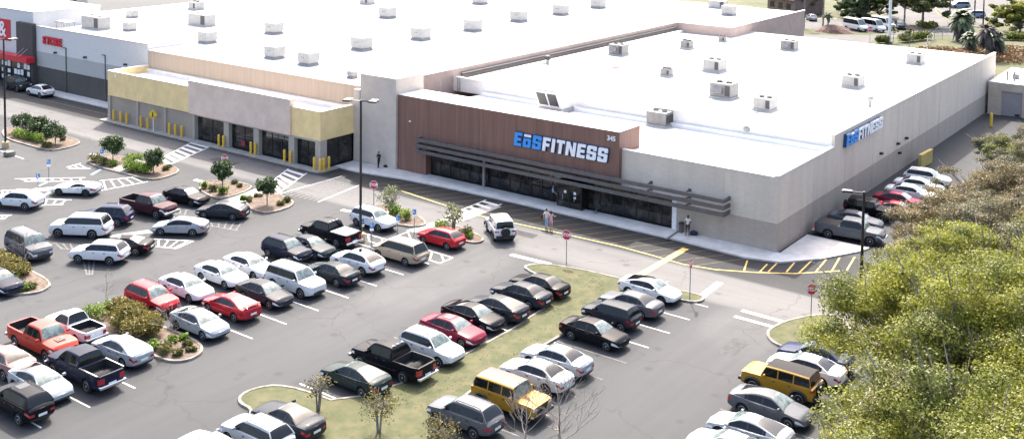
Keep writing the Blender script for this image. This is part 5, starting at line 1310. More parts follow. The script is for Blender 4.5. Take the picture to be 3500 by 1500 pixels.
oak('brown oak at the right edge among the brown trees', (25.5, 4.5), 10, 6.4, 'oakbrown', 'oakgrey', 160, 310)
oak('olive oak at the right edge above the brown trees', (27, 18), 8.6, 6.4, 'oakgrey', 'oakbrown', 150, 300)
oak('deep green oak at the lower right edge of the picture', (31.0, -29.5), 12, 6.4, 'oak', 'oakdark', 180, 360, mix=.5)
for lb, p, r, h, lf in (('low weedy shrub at the back corner by the gym wall', (10.6, 40), 1.5, 1.0, 'shrub'), ('weedy shrub below the yellow bollard', (9.0, 55), 1.6, 1.2, 'shrub'), ('scrubby shrub in front of the annex door', (12.5, 50), 2.0, 1.3, 'shrub'), ('pale scrub between annex and grey green oaks', (14, 44), 2.2, 1.5, 'sparse')):
    shrub(lb, p, r, h, lf, 700, .12, group='weedy scrub behind the gym')

# ---- planting behind the shops
def far_tree(label, p, h, r, leaf='far', leaf2='oakdark', n=40, per=170, size=.26, zlo=-.9, trunk=.3, flat=.72):
    oak(label, p, h, r, leaf, leaf2, n, per, size, flat, 'trees beyond the shops', .3, 'far_tree', False, zlo, trunk)
far_tree('dense dark tree clump beyond the white vans', (-48.49, 165.81), 8, 6.0, 'citrus', 'far', 70, 260, zlo=-1, trunk=.1, flat=.95)
far_tree('dark tree right behind the white vans', (-45.96, 170.03), 7.5, 4.6, 'citrus', 'oakdark', 60, 240, zlo=-1, trunk=.1, flat=.95)
far_tree('dark tree left of the clump beyond the vans', (-55.41, 175.90), 7, 3.2, 'citrus', 'far', 46, 200, zlo=-1, trunk=.1, flat=.95)
far_tree('broad round tree with a clear trunk by the far road', (-33.51, 160.79), 9, 5.8, 'far', 'oak', 80, 240, trunk=.36, flat=.66)
far_tree('slender tree with a forked trunk next to the dark blue SUV', (-37.49, 160.77), 8.5, 4.0, 'far', 'gold', 46, 180, trunk=.42, flat=.6)
far_tree('yellow green tree at the upper right picture edge', (-13.99, 163.10), 7.5, 5.4, 'oak', 'far', 80, 240, zlo=-1, trunk=.12, flat=.9)
far_tree('tree at the right edge behind the yellow green one', (-18.17, 199.03), 10, 6, 'oak', 'far', 60, 220)
far_tree('small thin tree on the lawn behind the gym roof', (-26.00, 125.41), 4.0, 1.5, 'sparse', 'shrub', 16, 70, .14, trunk=.45, flat=.55)
far_tree('second thin sapling left of the flagpole hedge', (-30.66, 130.72), 3.6, 1.1, 'sparse', 'shrub', 12, 60, .14, trunk=.45, flat=.55)
far_tree('leafy tree hanging over the brown house', (-61.35, 164.23), 6.5, 3.2, 'far', 'oak', 34, 160)
shrub('bushy dark shrub beside the black SUV in the far lot', (-54.11, 136.60), 1.8, 3.4, 'far', 900, .22, group='shrubs beyond the shops')
shrub('rounded shrub on the yellow lawn by the dark trees', (-54.66, 176.57), 2.2, 2.6, 'far', 800, .22, group='shrubs beyond the shops')
shrub('low dark shrub at the foot of the broad round tree', (-31.67, 157.29), 2.5, 1.6, 'oakdark', 800, .22, group='shrubs beyond the shops')
hedge('dark clipped hedge right of the flagpole', (-29.43, 131.79), (-26.43, 140.80), 2.2, 1.7, 'oakdark', 3200, .16)
hedge('short dark hedge left of the flagpole', (-32.76, 127.52), (-31.34, 129.43), 2.0, 1.5, 'oakdark', 1300, .16)
hedge('dark hedge behind the dry field at the right edge', (-15.71, 149.44), (-9.18, 152.26), 2.5, 1.4, 'oakdark', 2600, .2)
def palm(label, p, h, r, m, nf=34, dead=0, droop=1.0):
    t = thing('palm_tree', label, 'palm', (p[0], p[1], 0), 0, 'palms beyond the shops'); b = MB()
    b.tube([(0, 0, -.2), (.05, 0, h*.5), (0, .05, h)], [.22, .17, .15], 8); b.build('trunk', M['bark'], t, 60, local=True)
    b = MB(); d = MB()
    for k in range(nf + dead):
        a = TR.uniform(0, 6.28); el = TR.uniform(-.5, 1.25) if k < nf else TR.uniform(-1.4, -.8); ca, sa = math.cos(a), math.sin(a); tgt = b if k < nf else d
        pts = []
        for i in range(6):
            s_ = i / 5; x = r*s_*math.cos(el)*(1 - .15*s_); z = h + r*s_*math.sin(el) - droop*r*.55*s_*s_; w = r*.17*math.sin(math.pi*min(.97, s_*.9 + .08))
            for sg in (-1, 0, 1): pts.append((x*ca - sg*w*sa, x*sa + sg*w*ca, z - abs(sg)*w*.45))
        tgt.add(pts, [(i*3 + j, i*3 + j + 1, i*3 + j + 4, i*3 + j + 3) for i in range(5) for j in (0, 1)])
    b.build('fronds', L[m], t, local=True)
    if dead: d.build('dead_fronds', L['palmdead'], t, local=True)
palm('thick bushy palm between the far road and the pond', (-20.63, 142.27), 5.0, 3.6, 'palm', 70, 25)
palm('dark palm with dry hanging fronds by the pond, left of the brown one', (-14.55, 124.13), 3.4, 2.6, 'palm', 40, 30)
palm('brown dried palm behind the far end of the gym wall', (-11.13, 121.25), 5.6, 2.6, 'palmdead', 30, 30)
palm('dark green palm right of the brown dried one', (-10.59, 126.36), 3.6, 2.8, 'palm', 44, 20)
palm('young palm beside the mulch heap in the far lot', (-46.90, 138.89), 3.4, 1.7, 'palm', 26)
palm('slim tall palm left of the young palm by the far lot', (-52.01, 138.46), 8.5, 2.0, 'palm', 26)
palm('slim tall palm nearest the young palm by the far lot', (-49.07, 141.89), 8.8, 2.0, 'palm', 26)
o = leaves('reeds', [(*((-17.43, 121.65)), .5, 7, 4, .9, 2600, 0), (*((-13.95, 118.83)), .5, 5, 3, .9, 1800, 0), (*((-9.32, 131.65)), .4, 8, 7, .7, 2600, 0), (*((-8.87, 123.19)), .4, 8, 5, .6, 1800, 0)], .35, L['straw'], aspect=.25, up=-.1); o['kind'] = 'stuff'
# tufts of grass on the dry lawns
cl = []
for k in range(110):
    x, y = TR.uniform(-8.2, -5.2), TR.uniform(-41, -15); cl.append((x, y, 0.13, .35, .5, .03, 12, 0))
for k in range(60): cl.append((TR.uniform(-14.5, -1), TR.uniform(-47, -42), .14, .5, .5, .05, 10, 0))
for k in range(60): cl.append((TR.uniform(-14, -5), TR.uniform(-17, -14.2), .14, .4, .4, .05, 10, 0))
for k in range(50): cl.append((TR.uniform(8.5, 14), TR.uniform(-14.5, -11.5), .14, .4, .4, .05, 10, 0))
L['tuft'] = leafmat('lawn tufts', (.058, .062, .022), (.095, .085, .036), .4, .2, .6)
o = leaves('grass', cl, .035, L['tuft'], aspect=.35); o['kind'] = 'stuff'

# ---------------------------------------------------------------- lamp posts, signs, bollards
M['sign_red'] = mat('stop sign red', (.50, .02, .03), .4)
M['sign_blue'] = mat('parking sign blue', (.05, .22, .50), .4)
M['sign_yellow'] = mat('warning sign yellow', (.72, .50, .02), .4)
M['post'] = mat('galvanised sign post', (.24, .245, .25), .5, metal=.3)
M['signback'] = mat('sign back aluminium', (.22, .22, .22), .5, metal=.3)
M['basepaint'] = mat('worn concrete footing', (.40, .33, .22), .9, col2=(.50, .36, .14), scale=2)
def lamp_post(label, p, h, arms, rz=0, base=True, r=.13, group='parking lamp posts'):
    t = thing('lamp_post', label, 'lamp post', (p[0], p[1], 0), rz, group)
    if base:
        b = MB(); b.lathe([(.42, 0), (.42, .62), (.38, .70), (.2, .70)], n=14); b.build('footing', M['basepaint'], t, 50, local=True)
    b = MB(); b.tube([(0, 0, .6 if base else -.1), (0, 0, h)], [r, r*.72], 8); b.build('pole', M['black'], t, 60, local=True)
    for sx in arms:
        b = MB(); b.tube([(0, 0, h - .1), (sx*1.0, 0, h - .06)], .05, 5); b.build('arm', M['black'], t, local=True)
        for dy in ((-.28, .28) if len(arms) > 1 else (0,)):
            b = MB(); b.rbox((sx*1.15, dy, h - .12), (.75, .42, .14), b=.03); hd = b.build('lamp_head', M['black'], t, local=True)
            b = MB(); b.box(sx*1.15 - .3, sx*1.15 + .3, dy - .16, dy + .16, h - .135, h - .121); b.build('lens', M['signwhite'], hd, local=True)
            b = MB(); b.box(sx*1.15 - .3, sx*1.15 + .3, dy - .16, dy + .16, h + .021, h + .04); b.build('heat_sink', M['unitlight'], hd, local=True)
lamp_post('tall black four headed lamp post between the black pickup and white SUV', (-29.82, -19.53), 12.34, (-1, 1), R(25))
lamp_post('tall black lamp post at the left edge by three round trees', (-84.10, -21.66), 12.63, (-1, 1), R(25))
lamp_post('single headed black lamp post rising out of the oaks by the gym corner', (10.38, -9.54), 9.43, (-1,), R(25), base=False)
lamp_post('thin dark lamp post, left of two at the far pale blue wagon', (-26.08, 175.45), 9, (-1,), 0, False, .17, 'far lamp posts')
lamp_post('thin dark lamp post, right of two at the far pale blue wagon', (-23.30, 171.61), 9, (1,), 0, False, .17, 'far lamp posts')
lamp_post('thin dark lamp post beside the lone far minivan', (-33.71, 184.03), 9, (-1,), 0, False, .17, 'far lamp posts')
t = thing('flagpole', 'thick white pole on the lawn beyond the gym roof', 'pole', (*(-31.04, 129.70), 0)); b = MB(); b.tube([(0, 0, -.2), (0, 0, 18)], [.33, .24], 10); b.build('shaft', M['whitepaint'], t, 60, local=True)
b = MB(); b.lathe([(.6, 0), (.6, .3), (.4, .35)], n=12); b.build('base', M['kerb'], t, local=True)

def octa(r): return [(r*math.cos(R(22.5 + 45*k)), r*math.sin(R(22.5 + 45*k))) for k in range(8)]
def stop_sign(label, p, h, face, r=.44, back=False, text=True):
    """face: heading in degrees the red side looks to"""
    t = thing('stop_sign', label, 'stop sign', (p[0], p[1], .0), R(face + 90), 'stop signs')
    b = MB(); b.tube([(0, 0, -.1), (0, 0, h)], .038, 6); b.build('post', M['post'], t, local=True)
    z = h - r*.2
    b = MB(); b.prism([(x, z + y) for x, y in octa(r)], -.055, -.045, 'y'); pl = b.build('sign_plate', M['sign_red'], t, local=True)
    b = MB(); b.prism([(x, z + y) for x, y in octa(r)], -.044, -.040, 'y'); b.build('back', M['signback'], pl, local=True)
    o8, i8 = octa(r*.97), octa(r*.90); b = MB()
    b.add([(x, -.058, z + y) for x, y in o8] + [(x, -.058, z + y) for x, y in i8], [(i, (i+1) % 8, 8 + (i+1) % 8, 8 + i) for i in range(8)]); b.build('border', M['signwhite'], pl, local=True)
    text_mb('STOP', r*.85, .004, xf=lambda x, y, q: (x*.86, -.060 - q, z + y), thick=.012).build('lettering', M['signwhite'], pl, local=True)
stop_sign('red stop sign at the tip of the grass island in front of the gym', (-12.70, -13.08), 2.50, -70)
stop_sign('stop sign seen edge-on at the right end of the grass island', (-0.99, -13.96), 2.96, 10)
stop_sign('red stop sign beside the oak at the kerbed dry lawn', (7.44, -11.39), 2.24, -50)
stop_sign('red stop sign behind the airy tree near the lamp post', (-35.77, -11.65), 2.21, -60)
stop_sign('little stop sign almost hidden by the tall round tree', (-53.85, -14.78), 2.46, -70)
stop_sign('far red stop sign on the verge by the white vans', (-34.20, 127.63), 2.77, -60, r=.55)
def blue_sign(label, p, h, face=-50, plate=True):
    t = thing('parking_sign', label, 'parking sign', (p[0], p[1], 0), R(face + 90), 'accessible parking signs')
    b = MB(); b.tube([(0, 0, -.1), (0, 0, h)], .035, 6); b.build('post', M['post'], t, local=True)
    b = MB(); b.rbox((0, -.05, h - .5), (.34, .02, .46), b=.008); pl = b.build('sign_plate', M['sign_blue'], t, local=True)
    b = MB(); b.box(-.09, -.03, -.064, -.061, h - .38, h - .18); b.box(-.03, .07, -.064, -.061, h - .38, h - .33); b.lathe([(.04, -.064), (.04, -.061)], (-.06, 0, h - .12), 8, 'y'); b.build('pictogram', M['signwhite'], pl, local=True)
    b = MB(); b.rbox((0, -.05, h - .78), (.34, .02, .22), b=.008); b.build('fine_plate', M['signwhite'], t, local=True)
blue_sign('blue parking sign on a post right of the leafy shrub', (-27.31, -15.36), 2.33)
blue_sign('blue parking sign in front of the tall lamp post', (-29.85, -19.29), 1.97)
blue_sign('blue parking sign between the white SUV and the white crossover', (-28.35, -19.67), 2.02)
blue_sign('parking sign post on the walkway behind the white sports car, nearer the trees', (-67.35, -26.25), 2.39, -30)
blue_sign('parking sign post on the walkway by the white sports car, leftmost', (-65.55, -28.45), 1.69, -30)
blue_sign('parking sign at the blue marked tip of the bed with hedge and path', (-68.62, -19.35), 1.91, -30)
blue_sign('thin parking sign between the leafy shrub and the white SUV', (-28.61, -16.12), 1.72)
t = thing('marker_post', 'short thin post standing in the aisle behind the dark teal sedan', 'post', (*(-23.41, -26.39), 0)); b = MB(); b.tube([(0, 0, 0), (0, 0, 0.64)], .05, 6); b.build('shaft', M['post'], t, local=True)
b = MB(); b.box(-.25, .25, -.06, -.04, 0.64 - .1, 0.64 + .25); b.build('plate', M['signback'], t, local=True)
t = thing('warning_sign', 'yellow pedestrian warning sign on a white post among yellow bollards', 'road sign', (*(-77.66, -6.48), 0), R(20))
h = 2.22
b = MB(); b.tube([(0, 0, 0), (0, 0, h + .3)], .07, 6); b.build('post', M['whitepaint'], t, local=True)
b = MB(); b.prism([(0, h - .62), (.62, h), (0, h + .62), (-.62, h)], -.10, -.08, 'y'); pl = b.build('sign_plate', M['sign_yellow'], t, local=True)
b = MB(); b.lathe([(.09, -.115), (.09, -.108)], (0, 0, h + .24), 8, 'y'); b.box(-.08, .08, -.115, -.108, h - .1, h + .14); b.add([(-.08, -.112, h - .1), (.02, -.112, h - .1), (-.06, -.112, h - .34), (-.16, -.112, h - .34)], [(0, 1, 2, 3)]); b.add([(0, -.112, h - .1), (.08, -.112, h - .1), (.16, -.112, h - .34), (.07, -.112, h - .34)], [(0, 1, 2, 3)]); b.build('pictogram', M['black'], pl, local=True)
t = thing('trash_marker', 'grey footing block beside the left lamp post', 'block', (*(-80.37, -23.25), 0)); b = MB(); b.rbox((0, 0, 0), (.9, .9, .5), b=.06); b.build('block', M['kerb'], t, local=True)
# bollards: one is built, the rest are copies
t0 = thing('bollard', 'x', 'bollard'); b = MB(); b.lathe([(.15, 0), (.15, 1.28), (.12, 1.36), (.05, 1.4)], n=12); b.build('post', M['bollard'], t0, 50, local=True)
BP = [((-86.49, -5.82), 'leftmost yellow bollard of all, at the far end of the taupe wall'), ((-84.99, -6.05), 'second yellow bollard from the left end of the taupe wall'), ((-83.67, -6.12), 'third yellow bollard from the left end of the taupe wall'), ((-80.73, -5.97), 'yellow bollard two left of the yellow warning sign'), ((-79.27, -6.16), 'yellow bollard just left of the yellow warning sign'), ((-74.96, -6.13), 'first of three yellow bollards on the right of the taupe wall'), ((-73.86, -6.02), 'middle of three yellow bollards on the right of the taupe wall'), ((-72.61, -6.04), 'last of three yellow bollards on the right of the taupe wall'),
 ((-65.68, -6.13), 'slim yellow bollard left of the first shop front column'), ((-64.83, -6.16), 'yellow bollard right in front of the first shop front column'), ((-60.11, -6.06), 'slim yellow bollard left of the second shop front column'), ((-59.35, -6.12), 'yellow bollard right in front of the second shop front column'), ((-54.54, -5.99), 'slim yellow bollard left of the third shop front column'), ((-53.58, -6.07), 'yellow bollard right in front of the third shop front column'), ((-49.55, -6.36), 'yellow bollard left of the corner column of the vacant shop'), ((-48.60, -6.41), 'yellow bollard in front of the corner column of the vacant shop'), ((-48.55, -5.96), 'yellow bollard hard by the right face of the corner column'), ((-48.57, -5.16), 'rightmost yellow bollard, round the corner of the vacant shop')]
for p, lb in BP: dup(t0, (p[0], min(p[1], -6.1) if p[0] < -49.5 else p[1], .1), 0, lb, 'yellow bollards along the vacant shop')
dup(t0, (*(2.69, 63.91), 0), 0, 'single yellow bollard in the corner between gym wall and annex', None, 1.25)
remove_tree(t0)
# low yellow wall by the side wall
pa, pb = Vector((1.54, 36.09)), Vector((1.76, 39.76)); m = (pa + pb)/2; d = pb - pa
t = thing('yellow_barrier', 'low yellow barrier wall beyond the parked cars beside the gym', 'barrier', (m.x, m.y, 0), math.atan2(d.y, d.x))
b = MB(); b.rbox((0, 0, 0), (d.length, .3, 1.5), b=.04); b.build('wall', mat('dusty yellow wall', (.46, .38, .12), .8, var=.15, scale=1), t, local=True)
b = MB(); b.box(-d.length/2, d.length/2, -.2, .2, 1.5, 1.58); b.build('coping', M['yellow'], t, local=True)
# wire fence round the pond
fp = [(-18.39, 110.57), (-21.48, 121.16), (-24.69, 133.17), (-25.51, 140.87), (-23.45, 144.86)]
fq = [(-18.39, 110.57), (-15.69, 108.58), (-12.81, 108.94), (-8.98, 109.13)]
for pts, lb in ((fp, 'wire fence bending round the reedy pond towards the road'), (fq, 'wire fence between the reedy pond and the lawn behind the gym')):
    t = thing('wire_fence', lb, 'fence', (pts[0][0], pts[0][1], 0), 0, 'wire fences'); b = MB(); w = MB()
    for a, c in zip(pts, pts[1:]):
        a, c = Vector((*a, 0)), Vector((*c, 0)); n = max(2, int((c - a).length / 3))
        for i in range(n): q = a.lerp(c, i/n); b.tube([q, q + Vector((0, 0, 1.7))], .05, 5)
        for z in (.1, .45, .8, 1.15, 1.5, 1.7): w.tube([a + Vector((0, 0, z)), c + Vector((0, 0, z))], .02, 4)
    b.build('posts', M['galv'], t); w.build('wires', M['galv'], t)
# brown house and mulch heap in the far lot
hp = (-59.47, 152.14)
t = thing('brown_house', 'dark brown building with a dusty pink roof beyond the far lot', 'house', (hp[0] - 8, hp[1] + 14, 0), R(-28))
b = MB(); b.box(-2, 8, -4, 5, 0, 3.6); b.build('wall', mat('brown timber wall', (.19, .135, .115), .85, var=.2, scale=1), t, local=True)
b = MB(); b.prism([(-5, 3.55), (.5, 6.2), (6, 3.55), (6, 3.8), (.5, 6.5), (-5, 3.8)], -2.6, 8.6, 'x'); b.build('roof', mat('dusty pink shingles', (.30, .21, .19), .9, var=.2, scale=2), t, local=True)
b = MB()
for x in (-1, 2, 5): b.box(x, x + 1.6, -4.03, -4.002, 1.2, 2.6)
b.build('window', M['glass'], t, local=True)
mp = (-45.41, 138.60)
t = thing('mulch_heap', 'brown mulch heap on the verge between young palm and vans', 'heap', (mp[0], mp[1], 0)); b = MB(); n = 16; vs = [(0, 0, 1.5)]; fs = []
for k, (r, z) in enumerate(((1.2, 1.25), (2.4, .6), (3.3, -.05))):
    for i in range(n): a = 2*math.pi*i/n; q = r*(1 + TR.uniform(-.12, .12)); vs.append((q*1.3*math.cos(a), q*math.sin(a), z + TR.uniform(-.1, .1)))
for i in range(n):
    fs.append((0, 1 + i, 1 + (i+1) % n))
    for k in (0, 1): fs.append((1 + k*n + i, 1 + (k+1)*n + i, 1 + (k+1)*n + (i+1) % n, 1 + k*n + (i+1) % n))
b.add(vs, fs); b.build('heap', mat('dark mulch', (.115, .07, .055), .95, var=.35, scale=3, bump=.6, bscale=8), t, local=True)
# litter bin, dark strip, bags, bicycle
t = thing('litter_bin', 'small dark bin at the wall beside the white framed end of the glazing', 'bin', (-8.85, -.35, .14)); b = MB(); b.lathe([(.2, 0), (.24, .75), (.25, .78), (.22, .8)], n=12); b.build('body', M['charcoal'], t, 50, local=True)
b = MB(); b.lathe([(.26, .8), (.2, .92), (.05, .96)], n=12); b.build('lid', M['black'], t, 50, local=True)
q = MB(); a, c = Vector((*(-8.94, -2.91), .146)), Vector((*(-9.18, 0.21), .146)); dd = (c - a).normalized(); nn = Vector((-dd.y, dd.x, 0))*.13
q.add([a - nn, c - nn, c + nn, a + nn], [(0, 1, 2, 3)]); q.build('dark_strip', M['charcoal'], kind='structure')  # flat dark strip across the pavement
def bag(label, p, s, m, z=.14):
    t = thing('bag', label, 'bag', (p[0], p[1], z)); b = MB(); b.rbox((0, 0, 0), (s*1.6, s, s*.8), .4, s*.2); b.build('body', m, t, 60, local=True)
    b = MB(); b.tube([(-s*.3, 0, s*.78), (-.1*s, 0, s*1.02), (s*.1, 0, s*1.02), (s*.3, 0, s*.78)], .025, 5); b.build('handle', M['black'], t, local=True)
M['navycloth'] = mat('navy cloth', (.02, .025, .06), .9)
bag('navy bag on the pavement beside the person in a white shirt', (-7.59, -0.34), .42, M['navycloth'])
bag('small black bag on the pavement by the person leaning on the tower', (-44.29, -0.86), .28, M['black'])
t = thing('bicycle', 'dark bicycle parked in front of the gym glazing', 'bicycle', (*(-17.57, 0.06), .14), R(75))
for x in (-.52, .52):
    b = MB(); ring = [(x + .33*math.cos(a), 0, .34 + .33*math.sin(a)) for a in np.linspace(0, 2*math.pi, 17)]; b.tube(ring, .022, 5); w = b.build('wheel', M['tyre'], t, local=True)
    b = MB()
    for k in range(6): a = math.pi*k/6; b.tube([(x - .32*math.cos(a), 0, .34 - .32*math.sin(a)), (x + .32*math.cos(a), 0, .34 + .32*math.sin(a))], .005, 3)
    b.build('spokes', M['galv'], w, local=True)
b = MB(); b.tube([(-.52, 0, .34), (-.12, 0, .36), (.34, 0, .82), (-.2, 0, .84), (-.52, 0, .34)], .02, 5); b.tube([(-.12, 0, .36), (-.24, 0, .98)], .018, 5); b.tube([(.52, 0, .34), (.36, 0, .80), (.32, 0, 1.02)], .018, 5); b.build('frame', M['charcoal'], t, local=True)
b = MB(); b.tube([(.30, -.3, 1.02), (.34, -.1, 1.04), (.34, .1, 1.04), (.30, .3, 1.02)], .016, 5); b.build('handlebar', M['black'], t, local=True)
b = MB(); b.rbox((-.26, 0, .97), (.26, .13, .06), b=.02); b.build('saddle', M['black'], t, local=True)
b = MB(); b.box(-.18, -.06, -.16, -.08, .17, .2); b.box(-.18, -.06, .08, .16, .52, .55); b.build('pedal', M['black'], t, local=True)

# ---------------------------------------------------------------- people: one skinned body each, hair and cap as children
SKIN = mat('skin', (.42, .26, .19), .6); SKIND = mat('darker skin', (.16, .09, .06), .6)
HAIR = mat('dark hair', (.015, .011, .009), .7); HAIRB = mat('brown hair', (.06, .035, .02), .7)
def cloth(n, c): return mat(n, c, .9, var=.08, scale=12)
def person(label, p, head, z, J, shirt, trousers, shoes, skin, hair, scale=1., sleeve=.28, short=False, longhair=False, hood=False):
    """J: overrides of joint positions (metres, figure looks along +Y)"""
    base = {'pelvis': (0, 0, .96), 'spine': (0, .0, 1.14), 'chest': (0, .0, 1.34), 'neck': (0, .01, 1.50), 'jaw': (0, .03, 1.585), 'head': (0, .03, 1.67), 'top': (0, .015, 1.745), 'nose': (0, .125, 1.645),
            'shL': (-.18, 0, 1.43), 'elL': (-.25, -.02, 1.14), 'wrL': (-.25, .08, .90), 'haL': (-.25, .11, .83),
            'shR': (.18, 0, 1.43), 'elR': (.25, -.02, 1.14), 'wrR': (.25, .08, .90), 'haR': (.25, .11, .83),
            'hiL': (-.09, 0, .90), 'knL': (-.10, .02, .50), 'anL': (-.10, -.01, .09), 'toL': (-.12, .15, .035),
            'hiR': (.09, 0, .90), 'knR': (.10, .02, .50), 'anR': (.10, -.01, .09), 'toR': (.12, .15, .035)}
    base.update(J); rad = {'pelvis': (.155, .11), 'spine': (.14, .10), 'chest': (.165, .115), 'neck': (.058, .058), 'jaw': (.066, .075), 'head': (.080, .098), 'top': (.055, .065), 'nose': (.014, .014)}
    for s in 'LR': rad.update({'sh'+s: (.062,)*2, 'el'+s: (.043,)*2, 'wr'+s: (.029,)*2, 'ha'+s: (.040, .020), 'hi'+s: (.095,)*2, 'kn'+s: (.060,)*2, 'an'+s: (.040,)*2, 'to'+s: (.038, .028)})
    names = list(base); V = [Vector(base[n]) for n in names]; ix = {n: i for i, n in enumerate(names)}; RD = [rad[n] for n in names]
    E = [('pelvis', 'spine'), ('spine', 'chest'), ('chest', 'neck'), ('neck', 'jaw'), ('jaw', 'head'), ('head', 'top'), ('head', 'nose')]
    for s in 'LR': E += [('chest', 'sh'+s), ('sh'+s, 'el'+s), ('el'+s, 'wr'+s), ('wr'+s, 'ha'+s), ('pelvis', 'hi'+s), ('hi'+s, 'kn'+s), ('kn'+s, 'an'+s), ('an'+s, 'to'+s)]
    E = [(ix[a], ix[c]) for a, c in E]
    for s in 'LR':    # five unequal, slightly curled fingers rooted in each palm
        w, h = Vector(base['wr'+s]), Vector(base['ha'+s]); d = (h - w).normalized(); sd = d.cross(Vector((1, 0, 0) if s == 'L' else (-1, 0, 0)))
        sd = sd.normalized() if sd.length > .1 else Vector((0, 1, 0)); cu = d.cross(sd)
        for k, (o, ln) in enumerate(((-.028, .052), (-.010, .068), (.010, .074), (.028, .066))):
            a = len(V); V += [h + sd*o + d*.03, h + sd*o*1.15 + d*(.03 + ln*.55) + cu*.008, h + sd*o*1.15 + d*(.03 + ln*.95) + cu*.026]; RD += [(.009, .009), (.0085, .0085), (.007, .007)]
            E += [(ix['ha'+s], a), (a, a+1), (a+1, a+2)]
        a = len(V); V += [w.lerp(h, .55) + sd*.045, w.lerp(h, .9) + sd*.062 + cu*.012, h + sd*.060 + d*.03 + cu*.02]; RD += [(.012, .012), (.010, .010), (.008, .008)]
        E += [(ix['ha'+s], a), (a, a+1), (a+1, a+2)]
    me = bpy.data.meshes.new('person'); me.from_pydata([tuple(v) for v in V], E, []); o = bpy.data.objects.new('person', me); COL.objects.link(o)
    md = o.modifiers.new('skin', 'SKIN'); md.use_smooth_shade = True
    o.modifiers.new('sub', 'SUBSURF').levels = 2
    sv = me.skin_vertices[0].data
    for i, r in enumerate(RD): sv[i].radius = r
    sv[ix['pelvis']].use_root = True
    dg = bpy.context.evaluated_depsgraph_get(); bm = bpy.data.meshes.new_from_object(o.evaluated_get(dg)); bpy.data.objects.remove(o); bpy.data.meshes.remove(me)
    bm.materials.clear()
    for m in (skin, shirt, trousers, shoes): bm.materials.append(m)
    def seg(pt, a, c):
        a, c = Vector(a), Vector(c); t = max(0, min(1, (pt - a).dot(c - a) / (c - a).length_squared)); return (pt - a.lerp(c, t)).length, t
    bones = [('pelvis', 'spine', 1), ('spine', 'chest', 1), ('chest', 'neck', 1), ('neck', 'jaw', 0), ('jaw', 'top', 0)]
    for s in 'LR': bones += [('sh'+s, 'el'+s, 5), ('el'+s, 'wr'+s, 6), ('wr'+s, 'ha'+s, 0), ('hi'+s, 'kn'+s, 7), ('kn'+s, 'an'+s, 8), ('an'+s, 'to'+s, 3)]
    for f in bm.polygons:
        pt = Vector(f.center); d, k, t = min(((*seg(pt, base[a], base[c]), kk) for a, c, kk in bones), key=lambda q: q[0])[0:1] + (0, 0)
        best = min(((seg(pt, base[a], base[c]), kk) for a, c, kk in bones), key=lambda q: q[0][0]); (dd, t), k = best
        if k == 1: mi = 1 if not (best[1] == 1 and pt.z < base['pelvis'][2] + .02) else 2
        elif k == 5: mi = 1 if t < sleeve + .35 else (1 if sleeve > .6 else 0)
        elif k == 6: mi = 1 if sleeve > .6 else 0
        elif k == 7: mi = 2 if not short or t < .85 else 0
        elif k == 8: mi = 2 if not short and t < .93 else (3 if t > .95 else 0)
        else: mi = k
        f.material_index = mi; f.use_smooth = True
    o = bpy.data.objects.new('person', bm); COL.objects.link(o); o.location = (p[0], p[1], z); o.rotation_euler = (0, 0, R(head)); o.scale = (scale,)*3; tag(o, label, 'person', 'people outside the gym')
    h = Vector(base['head']); b = MB(); b.sphere((h.x, h.y - .018, h.z + .028), .108, 10, 7, (.88, .98, .90)); 
    if longhair: b.sphere((h.x, h.y - .075, h.z - .10), .085, 8, 6, (.95, .6, 1.7))
    b.build('hair', hair, o, 60, local=True)
    for s in (-1, 1):
        b = MB(); b.sphere((h.x + s*.034, h.y + .088, h.z + .0), .013, 6, 4); b.build('eye', HAIR, o, 60, local=True)
        b = MB(); b.sphere((h.x + s*.084, h.y - .0, h.z - .015), .026, 6, 5, (.4, .8, 1.2)); b.build('ear', skin, o, 60, local=True)
    b = MB(); b.sphere((h.x, h.y + .093, h.z - .062), .022, 6, 4, (1.1, .4, .35)); b.build('mouth', mat('lips', (.30, .12, .10), .6), o, 60, local=True)
    return o
stride = {'hiL': (-.09, .02, .90), 'knL': (-.10, .20, .52), 'anL': (-.10, .22, .10), 'toL': (-.10, .37, .05), 'knR': (.10, -.04, .50), 'anR': (.10, -.26, .14), 'toR': (.10, -.14, .04), 'elL': (-.26, -.12, 1.16), 'wrL': (-.24, -.06, .93), 'haL': (-.24, -.03, .86), 'elR': (.26, .08, 1.16), 'wrR': (.22, .24, .98), 'haR': (.21, .30, .93)}
o = person('person in a white shirt and dark shorts standing near the gym corner', (-7.91, -0.87), 200, .14, {'knR': (.13, .0, .50), 'anR': (.15, -.02, .09), 'toR': (.19, .13, .035), 'elL': (-.27, .04, 1.17), 'wrL': (-.16, .20, 1.08), 'haL': (-.10, .23, 1.08)}, cloth('white shirt', (.62, .62, .60)), cloth('dark shorts', (.02, .02, .025)), cloth('brown shoes', (.10, .07, .05)), SKIND, HAIR, 1.05, .15, True)
person('person in dark clothes standing at the pale tower looking down at a phone', (-44.75, -1.44), 190, .14, {'elL': (-.26, .06, 1.16), 'wrL': (-.10, .24, 1.20), 'haL': (-.04, .28, 1.23), 'elR': (.26, .06, 1.16), 'wrR': (.10, .22, 1.16), 'haR': (.05, .27, 1.18), 'head': (0, .06, 1.66), 'jaw': (0, .05, 1.58), 'top': (0, .05, 1.74), 'nose': (0, .155, 1.62), 'knL': (-.08, .10, .50), 'anL': (-.05, .12, .09), 'toL': (-.05, .27, .035)}, cloth('black jumper', (.015, .015, .03)), cloth('black trousers', (.012, .012, .02)), cloth('black shoes', (.012, .012, .012)), SKIN, HAIR, 1.0, 1)
